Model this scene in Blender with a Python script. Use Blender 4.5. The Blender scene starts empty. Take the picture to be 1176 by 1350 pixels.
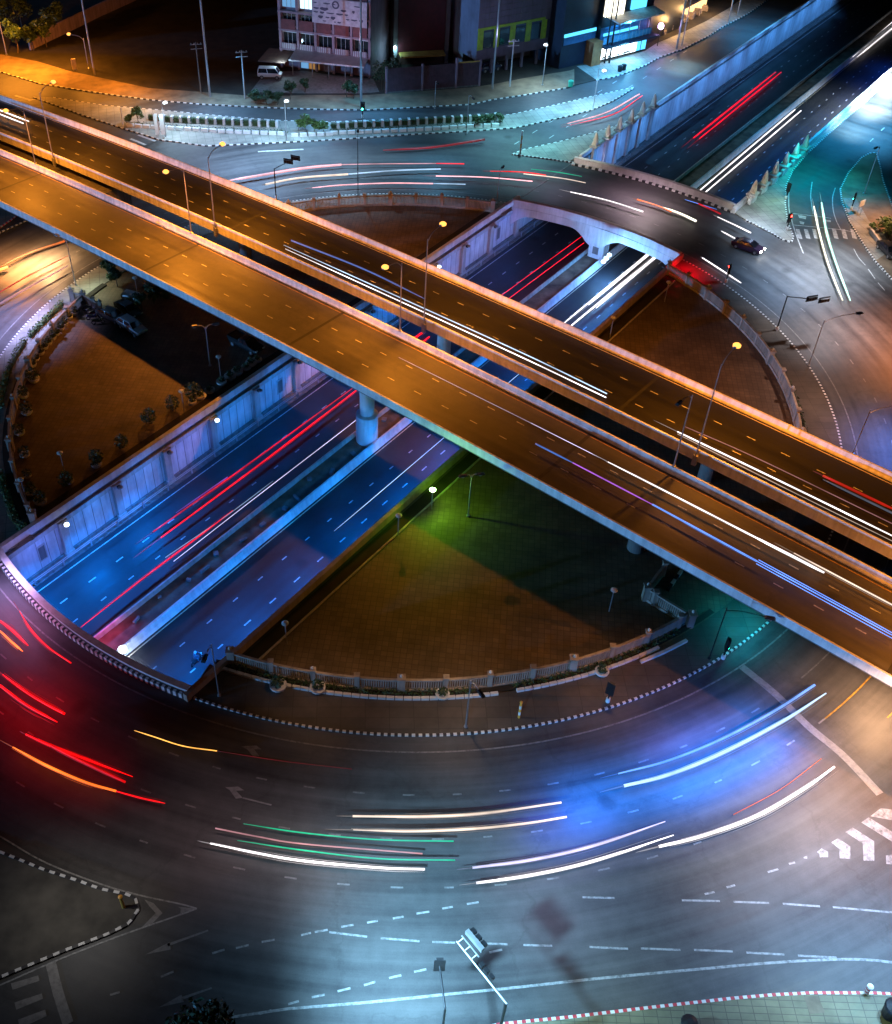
import bpy, math, random
from mathutils import Vector, Matrix
random.seed(7)
R_ = math.radians
SC = bpy.context.scene
COL = SC.collection
# ------------------------------------------------------------------ survey frame
# drone camera: 78 m up, pitched 42.92 deg below the horizon; photo 1176 x 1350 px
CAMH, FPX, PITCH, CXP, CYP = 78.0, 1375.67, 0.749074, 481.44, 675.0
cp, sp = math.cos(PITCH), math.sin(PITCH)
def G(px, py, z=0.0):
    """survey: the point at height z seen at photo pixel (px, py)"""
    a, b = (px - CXP) / FPX, (CYP - py) / FPX
    d = Vector((a, cp + b * sp, -sp + b * cp))
    t = (z - CAMH) / d.z
    return Vector((d.x * t, d.y * t, z))
def GS(pts, z=0.0): return [G(x, y, z) for x, y in pts]
C0 = Vector((4.687, 107.268, 0))         # centre of the roundabout
RR = 52.81                               # radius of its inner kerb
A_U, A_D = R_(51.8), R_(138.2)
U = Vector((math.cos(A_U), math.sin(A_U), 0)); N = Vector((math.sin(A_U), -math.cos(A_U), 0))     # underpass axis, its right-hand side
DD = Vector((-math.cos(A_D), -math.sin(A_D), 0)); DM = Vector((math.sin(A_D), -math.cos(A_D), 0)) # flyover axis (to the south-east), its far side
def UP(lat, al, z=0.0): return C0 + N * lat + U * al + Vector((0, 0, z))
def lat_al(p): q = p - C0; return q.dot(N), q.dot(U)
def zdeck(s): return 7 - .00029 * (s - 2) ** 2
def DK(s, t, dz=0.0): return C0 + DD * s + DM * t + Vector((0, 0, zdeck(s) + dz))
def PO(r, th, z=0.0): return C0 + Vector((r * math.cos(th), r * math.sin(th), z))
def TH(px, py): q = G(px, py) - C0; return math.atan2(q.y, q.x)
def arc_lat(r, lat, sgn):
    """angle at which the circle r crosses the line lat (sgn +1 north-east end, -1 south-west end)"""
    al = sgn * math.sqrt(r * r - lat * lat)
    q = N * lat + U * al
    return math.atan2(q.y, q.x)

# ------------------------------------------------------------------ materials
MATS = {}
def newmat(name):
    m = bpy.data.materials.new(name); m.use_nodes = True
    nt = m.node_tree; b = nt.nodes['Principled BSDF']
    return m, nt, b
def noise(nt, scale, detail=4, vec=None, rough=.55):
    n = nt.nodes.new('ShaderNodeTexNoise'); n.inputs['Scale'].default_value = scale
    n.inputs['Detail'].default_value = detail; n.inputs['Roughness'].default_value = rough
    if vec is None:
        g = nt.nodes.new('ShaderNodeNewGeometry'); vec = g.outputs['Position']
    nt.links.new(vec, n.inputs['Vector']); return n
def ramp(nt, fac, stops):
    r = nt.nodes.new('ShaderNodeValToRGB'); nt.links.new(fac, r.inputs['Fac'])
    e = r.color_ramp.elements
    while len(e) < len(stops): e.new(.5)
    for k, (p, c) in enumerate(stops): e[k].position = p; e[k].color = (*c, 1)
    return r
def mixc(nt, a, b, fac, mode='MIX'):
    m = nt.nodes.new('ShaderNodeMix'); m.data_type = 'RGBA'; m.blend_type = mode
    for s, v in ((m.inputs[6], a), (m.inputs[7], b), (m.inputs[0], fac)):
        if hasattr(v, 'is_output') or hasattr(v, 'links'): nt.links.new(v, s)
        elif isinstance(v, (int, float)): s.default_value = v
        else: s.default_value = (*v, 1)
    return m.outputs[2]
def bump(nt, b, fac, strength=.3, dist=.02):
    n = nt.nodes.new('ShaderNodeBump'); n.inputs['Strength'].default_value = strength; n.inputs['Distance'].default_value = dist
    nt.links.new(fac, n.inputs['Height']); nt.links.new(n.outputs[0], b.inputs['Normal'])
def simple(name, col, rough=.6, metal=0.0, var=.25, scale=1.2, spec=.5):
    """a plain material with a mottled tone"""
    if name in MATS: return MATS[name]
    m, nt, b = newmat(name)
    n = noise(nt, scale, 5)
    lo = tuple(c * (1 - var) for c in col); hi = tuple(min(1, c * (1 + var)) for c in col)
    r = ramp(nt, n.outputs['Fac'], [(.3, lo), (.7, hi)])
    nt.links.new(r.outputs[0], b.inputs['Base Color'])
    b.inputs['Roughness'].default_value = rough; b.inputs['Metallic'].default_value = metal
    b.inputs['Specular IOR Level'].default_value = spec
    MATS[name] = m; return m
def emit(name, col, strength):
    if name in MATS: return MATS[name]
    m, nt, b = newmat(name)
    b.inputs['Base Color'].default_value = (.02, .02, .02, 1)
    b.inputs['Emission Color'].default_value = (*col, 1); b.inputs['Emission Strength'].default_value = strength
    MATS[name] = m; return m
def asphalt(name, mode, lo, hi, axis=None):
    """road surface: aggregate, patches and wheel-path wear along the way the traffic runs"""
    if name in MATS: return MATS[name]
    m, nt, b = newmat(name)
    g = nt.nodes.new('ShaderNodeNewGeometry'); pos = g.outputs['Position']
    def vm(op, a, bb=None):
        v = nt.nodes.new('ShaderNodeVectorMath'); v.operation = op
        nt.links.new(a, v.inputs[0])
        if bb is not None: v.inputs[1].default_value = bb
        return v
    def mt(op, a, bb):
        v = nt.nodes.new('ShaderNodeMath'); v.operation = op
        for k, q in enumerate((a, bb)):
            if q is None: continue
            if isinstance(q, (int, float)): v.inputs[k].default_value = q
            else: nt.links.new(q, v.inputs[k])
        return v.outputs[0]
    rel = vm('SUBTRACT', pos, (C0.x, C0.y, 0))
    comb = nt.nodes.new('ShaderNodeCombineXYZ')
    if mode == 'ring':
        flat = vm('MULTIPLY', rel.outputs[0], (1, 1, 0))
        ln = vm('LENGTH', flat.outputs[0])
        sep = nt.nodes.new('ShaderNodeSeparateXYZ'); nt.links.new(rel.outputs[0], sep.inputs[0])
        an = mt('ARCTAN2', sep.outputs[1], sep.outputs[0])
        nt.links.new(ln.outputs['Value'], comb.inputs[0]); nt.links.new(mt('MULTIPLY', an, 2.2), comb.inputs[1])
    else:
        ax = axis; la = Vector((-ax.y, ax.x, 0))
        d1 = vm('DOT_PRODUCT', rel.outputs[0], tuple(la)); d2 = vm('DOT_PRODUCT', rel.outputs[0], tuple(ax))
        nt.links.new(d1.outputs['Value'], comb.inputs[0]); nt.links.new(mt('MULTIPLY', d2.outputs['Value'], .04), comb.inputs[1])
    wear = noise(nt, .75, 4, comb.outputs[0], .6)
    patch = noise(nt, .09, 4, pos, .6); fine = noise(nt, 9, 3, pos, .7); mid = noise(nt, .9, 5, pos, .65)
    f = mt('ADD', mt('MULTIPLY', wear.outputs['Fac'], .45), mt('ADD', mt('MULTIPLY', patch.outputs['Fac'], .3), mt('ADD', mt('MULTIPLY', fine.outputs['Fac'], .1), mt('MULTIPLY', mid.outputs['Fac'], .15))))
    r = ramp(nt, f, [(.36, lo), (.64, hi)])
    # rubbed tar patches and oil spots
    vor = nt.nodes.new('ShaderNodeTexVoronoi'); vor.inputs['Scale'].default_value = .13; nt.links.new(pos, vor.inputs['Vector'])
    sp_ = ramp(nt, vor.outputs['Distance'], [(.05, (.55, .55, .55)), (.13, (1, 1, 1))])
    c = mixc(nt, r.outputs[0], sp_.outputs[0], 1.0, 'MULTIPLY')
    # sealed cracks: thin dark wandering lines
    wob = vm('ADD', pos); wn = noise(nt, .35, 4, pos, .6); sc_ = vm('SCALE', wn.outputs['Color']); sc_.inputs['Scale'].default_value = 5; nt.links.new(sc_.outputs[0], wob.inputs[1])
    v2 = nt.nodes.new('ShaderNodeTexVoronoi'); v2.feature = 'DISTANCE_TO_EDGE'; v2.inputs['Scale'].default_value = .055; nt.links.new(wob.outputs[0], v2.inputs['Vector'])
    cr = ramp(nt, v2.outputs['Distance'], [(.004, (.45, .45, .45)), (.011, (1, 1, 1))])
    c = mixc(nt, c, cr.outputs[0], .22, 'MULTIPLY')
    nt.links.new(c, b.inputs['Base Color'])
    rr = ramp(nt, wear.outputs['Fac'], [(.3, (.48,) * 3), (.7, (.68,) * 3)])
    nt.links.new(rr.outputs[0], b.inputs['Roughness'])
    b.inputs['Specular IOR Level'].default_value = .35
    bump(nt, b, fine.outputs['Fac'], .25, .02)
    MATS[name] = m; return m
def paving(name, c1, c2, mortar, sx, sy, ang=0.0, rough=.7):
    if name in MATS: return MATS[name]
    m, nt, b = newmat(name)
    g = nt.nodes.new('ShaderNodeNewGeometry')
    mp = nt.nodes.new('ShaderNodeMapping'); mp.inputs['Rotation'].default_value = (0, 0, ang)
    nt.links.new(g.outputs['Position'], mp.inputs['Vector'])
    br = nt.nodes.new('ShaderNodeTexBrick'); br.inputs['Scale'].default_value = 1
    br.inputs['Brick Width'].default_value = sx; br.inputs['Row Height'].default_value = sy; br.inputs['Mortar Size'].default_value = .03
    br.offset = 0
    nt.links.new(mp.outputs[0], br.inputs['Vector'])
    br.inputs['Color1'].default_value = (*c1, 1); br.inputs['Color2'].default_value = (*c2, 1); br.inputs['Mortar'].default_value = (*mortar, 1)
    n = noise(nt, .25, 6, None, .65)
    r = ramp(nt, n.outputs['Fac'], [(.3, (.5, .5, .5)), (.7, (1.1, 1.1, 1.1))])
    nt.links.new(mixc(nt, br.outputs['Color'], r.outputs[0], 1.0, 'MULTIPLY'), b.inputs['Base Color'])
    b.inputs['Roughness'].default_value = rough
    bump(nt, b, br.outputs['Fac'], .4, -.02)
    MATS[name] = m; return m
def concrete(name, col, streak=.35, rough=.75):
    if name in MATS: return MATS[name]
    m, nt, b = newmat(name)
    g = nt.nodes.new('ShaderNodeNewGeometry')
    mp = nt.nodes.new('ShaderNodeMapping'); mp.inputs['Scale'].default_value = (1.6, 1.6, .18); nt.links.new(g.outputs['Position'], mp.inputs['Vector'])
    n1 = noise(nt, 1.0, 5, mp.outputs[0], .6); n2 = noise(nt, .35, 5, None, .6)
    k = 1 - streak
    r1 = ramp(nt, n1.outputs['Fac'], [(.32, tuple(c * k for c in col)), (.6, col)])
    r2 = ramp(nt, n2.outputs['Fac'], [(.3, (.72, .7, .68)), (.65, (1, 1, 1))])
    nt.links.new(mixc(nt, r1.outputs[0], r2.outputs[0], 1.0, 'MULTIPLY'), b.inputs['Base Color'])
    b.inputs['Roughness'].default_value = rough
    MATS[name] = m; return m
def paint(name, col, worn=.5):
    """road paint, worn through in places"""
    if name in MATS: return MATS[name]
    m, nt, b = newmat(name)
    n = noise(nt, 2.2, 6, None, .75)
    r = ramp(nt, n.outputs['Fac'], [(.36, tuple(c * worn for c in col)), (.56, col)])
    nt.links.new(r.outputs[0], b.inputs['Base Color']); b.inputs['Roughness'].default_value = .6
    MATS[name] = m; return m
def foliage(name, lo, hi):
    if name in MATS: return MATS[name]
    m, nt, b = newmat(name)
    n = noise(nt, 2.5, 3, None, .6)
    r = ramp(nt, n.outputs['Fac'], [(.35, lo), (.65, hi)])
    nt.links.new(r.outputs[0], b.inputs['Base Color']); b.inputs['Roughness'].default_value = .55
    b.inputs['Subsurface Weight'].default_value = 0
    MATS[name] = m; return m

M_ROAD = asphalt('asphalt_ring', 'ring', (.028, .028, .03), (.085, .083, .08))
M_GROUND = asphalt('asphalt_general', 'ring', (.022, .022, .024), (.095, .094, .092))
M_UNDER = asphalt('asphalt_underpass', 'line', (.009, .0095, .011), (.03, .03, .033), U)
M_DECK = asphalt('asphalt_flyover', 'line', (.022, .021, .02), (.074, .07, .066), DD)
M_CONC = concrete('concrete_pale', (.42, .41, .39))
M_CONCW = concrete('concrete_white', (.6, .6, .6), .25)
M_CONCD = concrete('concrete_dark', (.16, .155, .15), .45)
M_PANEL = concrete('wall_panel_white', (.55, .56, .58), .3)
M_FENCE = concrete('fence_sandstone', (.38, .33, .27), .35)
M_WHITE = paint('road_paint_white', (.4, .4, .39), .4)
M_WORN = paint('road_paint_worn', (.17, .167, .163), .4)
M_YEL = paint('road_paint_yellow', (.34, .2, .03), .4)
M_KW = simple('kerb_white', (.55, .55, .53), .6, var=.15)
M_KB = simple('kerb_black', (.02, .02, .022), .6)
M_KR = simple('kerb_red', (.42, .03, .04), .6)
M_METAL = simple('galvanised_steel', (.35, .35, .36), .4, .7, .12)
M_DARKMETAL = simple('black_steel', (.012, .012, .014), .45, .3, .2)
M_TILE = paving('paving_terracotta', (.17, .122, .082), (.125, .092, .062), (.085, .062, .043), .62, .62, R_(8))
M_SIDE = paving('paving_sidewalk', (.3, .29, .25), (.25, .245, .21), (.12, .12, .1), 1.4, 1.4, R_(-12))
M_SIDEB = paving('paving_sidewalk_brown', (.09, .075, .058), (.068, .058, .045), (.05, .04, .03), 2.2, 1.2, R_(0))
M_SOIL = simple('soil_dark', (.02, .016, .011), .95, 0, .6, .35)
M_DIRT = simple('dirt_verge', (.17, .12, .075), .95, 0, .35, .4)
M_LEAF = foliage('leaf_green', (.03, .07, .015), (.09, .16, .03))
M_LEAFD = foliage('leaf_dark', (.015, .035, .012), (.045, .08, .025))
M_GRASS = foliage('grass_green', (.02, .045, .01), (.05, .1, .02))
M_BARK = simple('bark', (.08, .055, .035), .9)
M_GLASS = simple('dark_glass', (.01, .012, .016), .08, 0, .1, spec=.8)
M_TYRE = simple('tyre_rubber', (.012, .012, .012), .8)

# ------------------------------------------------------------------ mesh builder
class MB:
    def __init__(s): s.v, s.f, s.m, s.mats = [], [], [], []
    def mi(s, mat):
        if mat not in s.mats: s.mats.append(mat)
        return s.mats.index(mat)
    def face(s, pts, mat):
        k = len(s.v); s.v += [Vector(p) for p in pts]; s.f.append(tuple(range(k, k + len(pts)))); s.m.append(s.mi(mat))
    def box(s, c, size, mat, rz=0.0, rot=None, taper=1.0):
        c = Vector(c); hx, hy, hz = (q / 2 for q in size)
        M = rot if rot is not None else Matrix.Rotation(rz, 3, 'Z')
        P = []
        for z in (-1, 1):
            k = taper if z > 0 else 1
            for x, y in ((-1, -1), (1, -1), (1, 1), (-1, 1)): P.append(c + M @ Vector((x * hx * k, y * hy * k, z * hz)))
        s.hexa(P, mat)
    def hexa(s, P, mat):
        k = len(s.v); s.v += [Vector(p) for p in P]; i = s.mi(mat)
        for f in ((3, 2, 1, 0), (4, 5, 6, 7), (0, 1, 5, 4), (1, 2, 6, 5), (2, 3, 7, 6), (3, 0, 4, 7)):
            s.f.append(tuple(k + q for q in f)); s.m.append(i)
    def prism(s, poly, z0, z1, mat, side=None, bottom=True):
        """poly: list of (x,y[,z]) counter-clockwise or not; z0/z1 absolute"""
        pts = [Vector((p[0], p[1], 0)) for p in poly]
        a = sum(p.x * q.y - q.x * p.y for p, q in zip(pts, pts[1:] + pts[:1]))
        if a < 0: pts.reverse()
        n = len(pts); k = len(s.v)
        s.v += [Vector((p.x, p.y, z0)) for p in pts] + [Vector((p.x, p.y, z1)) for p in pts]
        i = s.mi(mat); j = s.mi(side or mat)
        s.f.append(tuple(range(k + n, k + 2 * n))); s.m.append(i)
        if bottom: s.f.append(tuple(range(k + n - 1, k - 1, -1))); s.m.append(j)
        for q in range(n):
            r = (q + 1) % n; s.f.append((k + q, k + r, k + n + r, k + n + q)); s.m.append(j)
    def strip(s, L, Rr, mat):
        """sheet between two polylines, facing up"""
        for k in range(len(L) - 1):
            P = [L[k], Rr[k], Rr[k + 1], L[k + 1]]
            nrm = (P[1] - P[0]).cross(P[3] - P[0])
            if nrm.z < 0: P.reverse()
            s.face(P, mat)
    def sweep(s, path, prof, mat, closed=True, up=Vector((0, 0, 1)), caps=True):
        """sweep a profile [(side, height)] along a path; side is to the right of travel"""
        rings = []
        n = len(path)
        for k, p in enumerate(path):
            a = path[max(0, k - 1)]; b = path[min(n - 1, k + 1)]
            t = (b - a); t.z = 0; t.normalize()
            r = Vector((t.y, -t.x, 0))
            rings.append([p + r * x + up * h for x, h in prof])
        i = s.mi(mat); k0 = len(s.v); m = len(prof)
        for r in rings: s.v += r
        for q in range(n - 1):
            for e in range(m if closed else m - 1):
                a = k0 + q * m + e; b = k0 + q * m + (e + 1) % m
                s.f.append((a, b, b + m, a + m)); s.m.append(i)
        if caps and closed:
            s.f.append(tuple(k0 + e for e in range(m - 1, -1, -1))); s.m.append(i)
            s.f.append(tuple(k0 + (n - 1) * m + e for e in range(m))); s.m.append(i)
    def tube(s, path, r, mat, n=8, r2=None):
        path = [Vector(p) for p in path]
        k0 = len(s.v); i = s.mi(mat); L = len(path)
        for k, p in enumerate(path):
            t = (path[min(L - 1, k + 1)] - path[max(0, k - 1)]).normalized()
            a = t.cross(Vector((0, 0, 1)))
            if a.length < 1e-4: a = Vector((1, 0, 0))
            a.normalize(); b = a.cross(t)
            rad = r if r2 is None else r + (r2 - r) * k / max(1, L - 1)
            for q in range(n):
                w = 2 * math.pi * q / n; s.v.append(p + a * (rad * math.cos(w)) + b * (rad * math.sin(w)))
        for k in range(L - 1):
            for q in range(n):
                c = k0 + k * n + q; d = k0 + k * n + (q + 1) % n
                s.f.append((c, d, d + n, c + n)); s.m.append(i)
        s.f.append(tuple(k0 + q for q in range(n - 1, -1, -1))); s.m.append(i)
        s.f.append(tuple(k0 + (L - 1) * n + q for q in range(n))); s.m.append(i)
    def lathe(s, c, prof, mat, n=16):
        """prof: [(radius, z)] bottom to top"""
        c = Vector(c); k0 = len(s.v); i = s.mi(mat)
        for r, z in prof:
            for q in range(n):
                w = 2 * math.pi * q / n; s.v.append(c + Vector((r * math.cos(w), r * math.sin(w), z)))
        for k in range(len(prof) - 1):
            for q in range(n):
                a = k0 + k * n + q; b = k0 + k * n + (q + 1) % n
                s.f.append((a, b, b + n, a + n)); s.m.append(i)
        s.f.append(tuple(k0 + q for q in range(n - 1, -1, -1))); s.m.append(i)
        k = len(prof) - 1
        s.f.append(tuple(k0 + k * n + q for q in range(n))); s.m.append(i)
    def leaves(s, c, rad, n, size, mat, rng, flat=.8):
        c = Vector(c)
        for _ in range(n):
            while True:
                p = Vector((rng.uniform(-1, 1), rng.uniform(-1, 1), rng.uniform(-1, 1)))
                if .35 < p.length < 1: break
            p = Vector((p.x * rad[0], p.y * rad[1], p.z * rad[2])) + c
            a = Vector((rng.uniform(-1, 1), rng.uniform(-1, 1), rng.uniform(-.6, .6))).normalized()
            b = a.cross(Vector((rng.uniform(-1, 1), rng.uniform(-1, 1), rng.uniform(-1, 1)))).normalized()
            q = size * rng.uniform(.6, 1.3)
            s.face([p - a * q, p - b * q * .5, p + a * q, p + b * q * .5], mat)
    def build(s, name, parent=None, smooth=False, bevel=0, world=True):
        """link as one mesh; with a parent the mesh is stored relative to the parent's location"""
        me = bpy.data.meshes.new(name)
        off = Vector((0, 0, 0))
        if parent is not None and world: off = root_loc(parent)
        me.from_pydata([tuple(v - off) for v in s.v], [], s.f)
        for m in s.mats: me.materials.append(m)
        me.polygons.foreach_set('material_index', s.m)
        if smooth: me.polygons.foreach_set('use_smooth', [True] * len(me.polygons))
        me.update()
        o = bpy.data.objects.new(name, me); COL.objects.link(o)
        if parent is not None: o.parent = parent
        if bevel:
            bv = o.modifiers.new('bevel', 'BEVEL'); bv.width = bevel; bv.segments = 2; bv.limit_method = 'ANGLE'
        return o
def root_loc(o):
    v = Vector((0, 0, 0))
    while o is not None: v += o.location; o = o.parent
    return v
def tag(o, label=None, cat=None, group=None, kind=None):
    if label: o['label'] = label
    if cat: o['category'] = cat
    if group: o['group'] = group
    if kind: o['kind'] = kind
    return o
def thing(name, label, cat, loc=(0, 0, 0), group=None):
    o = bpy.data.objects.new(name, None); COL.objects.link(o); o.location = loc; o.empty_display_size = .5
    return tag(o, label, cat, group)
def struct(name, mb, **k): return tag(mb.build(name, **k), kind='structure')
def dup(root, loc, rz=0.0, label=None, scale=None):
    def cp_(o, par):
        c = o.copy(); COL.objects.link(c)
        if par is not None: c.parent = par
        for ch in [x for x in o.children]: cp_(ch, c)
        return c
    r = cp_(root, None); r.location = loc; r.rotation_euler = (0, 0, rz)
    if scale: r.scale = (scale,) * 3 if not hasattr(scale, '__len__') else scale
    if label: r['label'] = label
    return r
def resample(pts, step):
    pts = [Vector(p) for p in pts]; out = [pts[0].copy()]; acc = 0
    for a, b in zip(pts, pts[1:]):
        L = (b - a).length
        if L < 1e-6: continue
        q = step - acc
        while q <= L: out.append(a.lerp(b, q / L)); q += step
        acc = L - (q - step)
    if (out[-1] - pts[-1]).length > step * .3: out.append(pts[-1].copy())
    return out
def spline(pts, k=8):
    pts = [Vector(p) for p in pts]
    if len(pts) < 3: return [pts[0].lerp(pts[-1], i / k) for i in range(k + 1)]
    P = [pts[0] * 2 - pts[1]] + pts + [pts[-1] * 2 - pts[-2]]
    out = []
    for i in range(1, len(P) - 2):
        for q in range(k):
            t = q / k; a, b, c, d = P[i - 1:i + 3]
            out.append(.5 * ((2 * b) + (c - a) * t + (2 * a - 5 * b + 4 * c - d) * t * t + (3 * b - a - 3 * c + d) * t ** 3))
    out.append(pts[-1].copy()); return out
def offset(path, d):
    out = []
    n = len(path)
    for k, p in enumerate(path):
        t = path[min(n - 1, k + 1)] - path[max(0, k - 1)]; t.z = 0; t.normalize()
        out.append(p + Vector((t.y, -t.x, 0)) * d)
    return out
LZ = .012
LC = [0]
def line_sheet(mb, path, w, mat, dz=LZ):
    LC[0] = (LC[0] + 1) % 23; dz += LC[0] * .0006
    path = [p + Vector((0, 0, dz)) for p in path]
    mb.strip(offset(path, -w / 2), offset(path, w / 2), mat)
def dash_sheet(mb, path, w, on, off, mat, dz=LZ, ph=0.0):
    fine = resample(path, .25); per = on + off; cur = []
    for k, p in enumerate(fine):
        if ((k * .25 + ph) % per) < on: cur.append(p)
        else:
            if len(cur) > 1: line_sheet(mb, cur, w, mat, dz)
            cur = []
    if len(cur) > 1: line_sheet(mb, cur, w, mat, dz)
def kerb(path, pair, w=.22, h=.17, ca=None, cb=None, name='kerb'):
    mb = MB(); seg = resample(path, pair / 2)
    prof = [(-w / 2, 0), (w / 2, 0), (w / 2, h), (-w / 2, h)]
    for k in range(len(seg) - 1):
        mb.sweep([seg[k], seg[k + 1]], prof, (ca or M_KW) if k % 2 == 0 else (cb or M_KB))
    return struct(name, mb)
def light(name, kind, loc, col, power, **k):
    l = bpy.data.lights.new(name, kind); l.color = col; l.energy = power
    if kind in ('POINT', 'SPOT'): l.shadow_soft_size = k.get('rad', .25)
    o = bpy.data.objects.new(name, l); COL.objects.link(o); o.location = loc
    if kind == 'SPOT':
        l.spot_size = R_(k.get('size', 120)); l.spot_blend = k.get('blend', .8)
    if kind == 'AREA':
        l.shape = 'RECTANGLE'; l.size = k.get('sx', 1); l.size_y = k.get('sy', 1)
    if 'dir' in k:
        o.rotation_euler = Vector(k['dir']).to_track_quat('-Z', 'Y').to_euler()
    return o
# ================================================================== SETTING: ground, roads
mb = MB()
mb.face([UP(13.4, -500), UP(700, -500), UP(700, 700), UP(13.4, 700)], M_GROUND)
mb.face([UP(-15.4, -500), UP(-15.4, 700), UP(-700, 700), UP(-700, -500)], M_GROUND)
struct('ground', mb)
mb = MB()
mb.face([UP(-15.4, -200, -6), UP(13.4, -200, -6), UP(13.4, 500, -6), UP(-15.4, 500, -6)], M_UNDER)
struct('underpass_road', mb)
# pavement beside the underpass lanes
mb = MB(); mb.prism([UP(-15.4, -200), UP(-14.1, -200), UP(-14.1, 400), UP(-15.4, 400)], -6, -5.82, M_CONCD)
struct('underpass_pavement', mb)
mb = MB(); mb.prism([UP(-2.9, -200), UP(.4, -200), UP(.4, 400), UP(-2.9, 400)], -6, -5.75, simple('median_soil', (.10, .075, .05), .95, 0, .65, .5))
struct('underpass_median', mb)
# lane lines of the underpass
mb = MB()
def upl(lat, a0, a1): return [UP(lat, a0, -6), UP(lat, a1, -6)]
for lat in (-13.36, 10.9): line_sheet(mb, upl(lat, -100, 300), .14, M_WHITE)
for lat, ph in ((-10.1, 0), (-6.95, 1.2), (4.36, .4), (7.66, 2.1)): dash_sheet(mb, upl(lat, -100, 260), .16, 1.1, 2.5 if False else 2.9, M_WHITE, ph=ph)
struct('underpass_lane_line', mb)
mb = MB()
line_sheet(mb, upl(-3.6, -100, 300), .13, paint('road_paint_cream', (.6, .5, .36), .6)); line_sheet(mb, upl(1.2, -100, 300), .13, paint('road_paint_cream', (.6, .5, .36), .6))
struct('underpass_edge_line', mb)

# ------------------------------------------------------------------ ring road markings
A_R0, A_R1 = arc_lat(RR, 13.4, -1) - 2 * math.pi * (arc_lat(RR, 13.4, -1) > 0), arc_lat(RR, 13.4, 1)   # right-hand half of the island
A_L0, A_L1 = arc_lat(RR, -15.4, 1), arc_lat(RR, -15.4, -1)
if A_L1 < A_L0: A_L1 += 2 * math.pi
def arc(r, a0, a1, z=0.0, step=.02):
    n = max(2, int(abs(a1 - a0) / step)); return [PO(r, a0 + (a1 - a0) * k / n, z) for k in range(n + 1)]
mb = MB()
line_sheet(mb, arc(1.031 * RR, 0, 2 * math.pi), .16, M_WORN)
dash_sheet(mb, arc(1.112 * RR, R_(170), R_(305)), .15, 1.2, 3.0, M_WORN)
dash_sheet(mb, arc(1.112 * RR, R_(-20), R_(160)), .15, 1.2, 3.0, M_WORN)
line_sheet(mb, arc(1.112 * RR, R_(-52), R_(-22)), .14, M_WORN)
line_sheet(mb, arc(1.162 * RR, R_(-47), R_(-20)), .13, M_WORN)
dash_sheet(mb, arc(1.19 * RR, R_(180), R_(306)), .15, 1.2, 3.0, M_WORN, ph=1.5)
dash_sheet(mb, arc(1.27 * RR, R_(225), R_(300)), .15, 1.2, 3.0, M_WORN, ph=.6)
struct('ring_lane_line', mb)
mb = MB(); line_sheet(mb, arc(1.19 * RR, R_(-54), R_(-20)), .14, M_YEL); line_sheet(mb, arc(1.255 * RR, R_(-50), R_(-20)), .12, M_YEL); struct('ring_yellow_line', mb)
# flat lane markings surveyed from the photograph
M_FADED = paint('road_paint_faded', (.27, .27, .265), .35); mb = MB()
def pxline(pts, w=.15, k=8, mat=None): line_sheet(mb, spline(GS(pts), k) if len(pts) > 2 else GS(pts), w, mat or M_FADED)
pxline([(380, 1330), (480, 1322), (584, 1311.6), (680, 1302), (780, 1291), (860, 1283.5), (931, 1277), (1010, 1270), (1076, 1266), (1130, 1265), (1176, 1269), (1260, 1282)], .2)
pxline([(300, 1342), (380, 1330)], .2)
for a, b in (((415, 1229), (432, 1226)), ((450, 1222), (466, 1219.5)), ((484, 1216.5), (498, 1214)), ((518, 1211), (532, 1208.5)), ((549, 1204.5), (566, 1202)), ((583, 1198), (597, 1195.5)), ((615.5, 1192), (631, 1189.5)),
             ((397, 1233), (410, 1230)), ((434, 1229), (484, 1235)), ((502, 1237), (553, 1241)), ((570, 1242), (600, 1243)), ((638, 1244), (669, 1245)), ((690, 1246), (728, 1247)), ((777, 1248.5), (828, 1251)), ((845, 1250.5), (897, 1252.5)), ((915, 1252.5), (966, 1254.5)), ((984, 1256), (1034, 1258.5)), ((1052, 1260), (1103, 1262.5)),
             ((380, 1324), (394, 1320)), ((411, 1315), (428, 1311.5)), ((445, 1307), (462, 1303)), ((480, 1299), (495, 1294.5)), ((513, 1289.5), (529, 1286)), ((546, 1281.5), (562, 1278)), ((645, 1256), (662, 1252)),
             ((899, 1187), (949, 1188)), ((967, 1189), (1014, 1190.5)), ((1032, 1191.5), (1081, 1195)), ((1098, 1196), (1176, 1203)), ((958, 1170), (969, 1167)), ((929, 1179), (942, 1176)), ((1012, 1150), (1026, 1146)), ((1040, 1139), (1048, 1137)), ((768, 1183), (810, 1184)),
             ((280, 1257), (296, 1252)), ((311, 1250), (328, 1246)), ((345, 1242), (362, 1239)), ((145, 1312), (158, 1308)), ((212, 1288), (229, 1281)), ((342, 1337), (358, 1332))):
    pxline([a, b], .16)
pxline([(978, 879), (1022, 915), (1066, 958), (1112, 996.5), (1160, 1047)], .75, mat=paint('road_paint_grey', (.19, .185, .18), .6))
pxline([(67, 1270.5), (77, 1310), (90, 1350)], .75, mat=paint('road_paint_grey', (.19, .185, .18), .6))
pxline([(0, 1102.6), (59.5, 1137), (133, 1165.7), (185, 1180.5), (238, 1192), (259.5, 1198)], .13)
pxline([(259.5, 1198), (238, 1206), (185.7, 1224), (130, 1244.5), (71, 1268), (0, 1299)], .13)
def pxpoly(pts, mat=None): mb.face([p + Vector((0, 0, LZ)) for p in orient(GS(pts))], mat or M_FADED)
def orient(P):
    a = sum(p.x * q.y - q.x * p.y for p, q in zip(P, P[1:] + P[:1]))
    return P if a > 0 else P[::-1]
S8 = lambda pts: [(1000 + x * .1497, 1020 + y * .1497) for x, y in pts]
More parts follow.
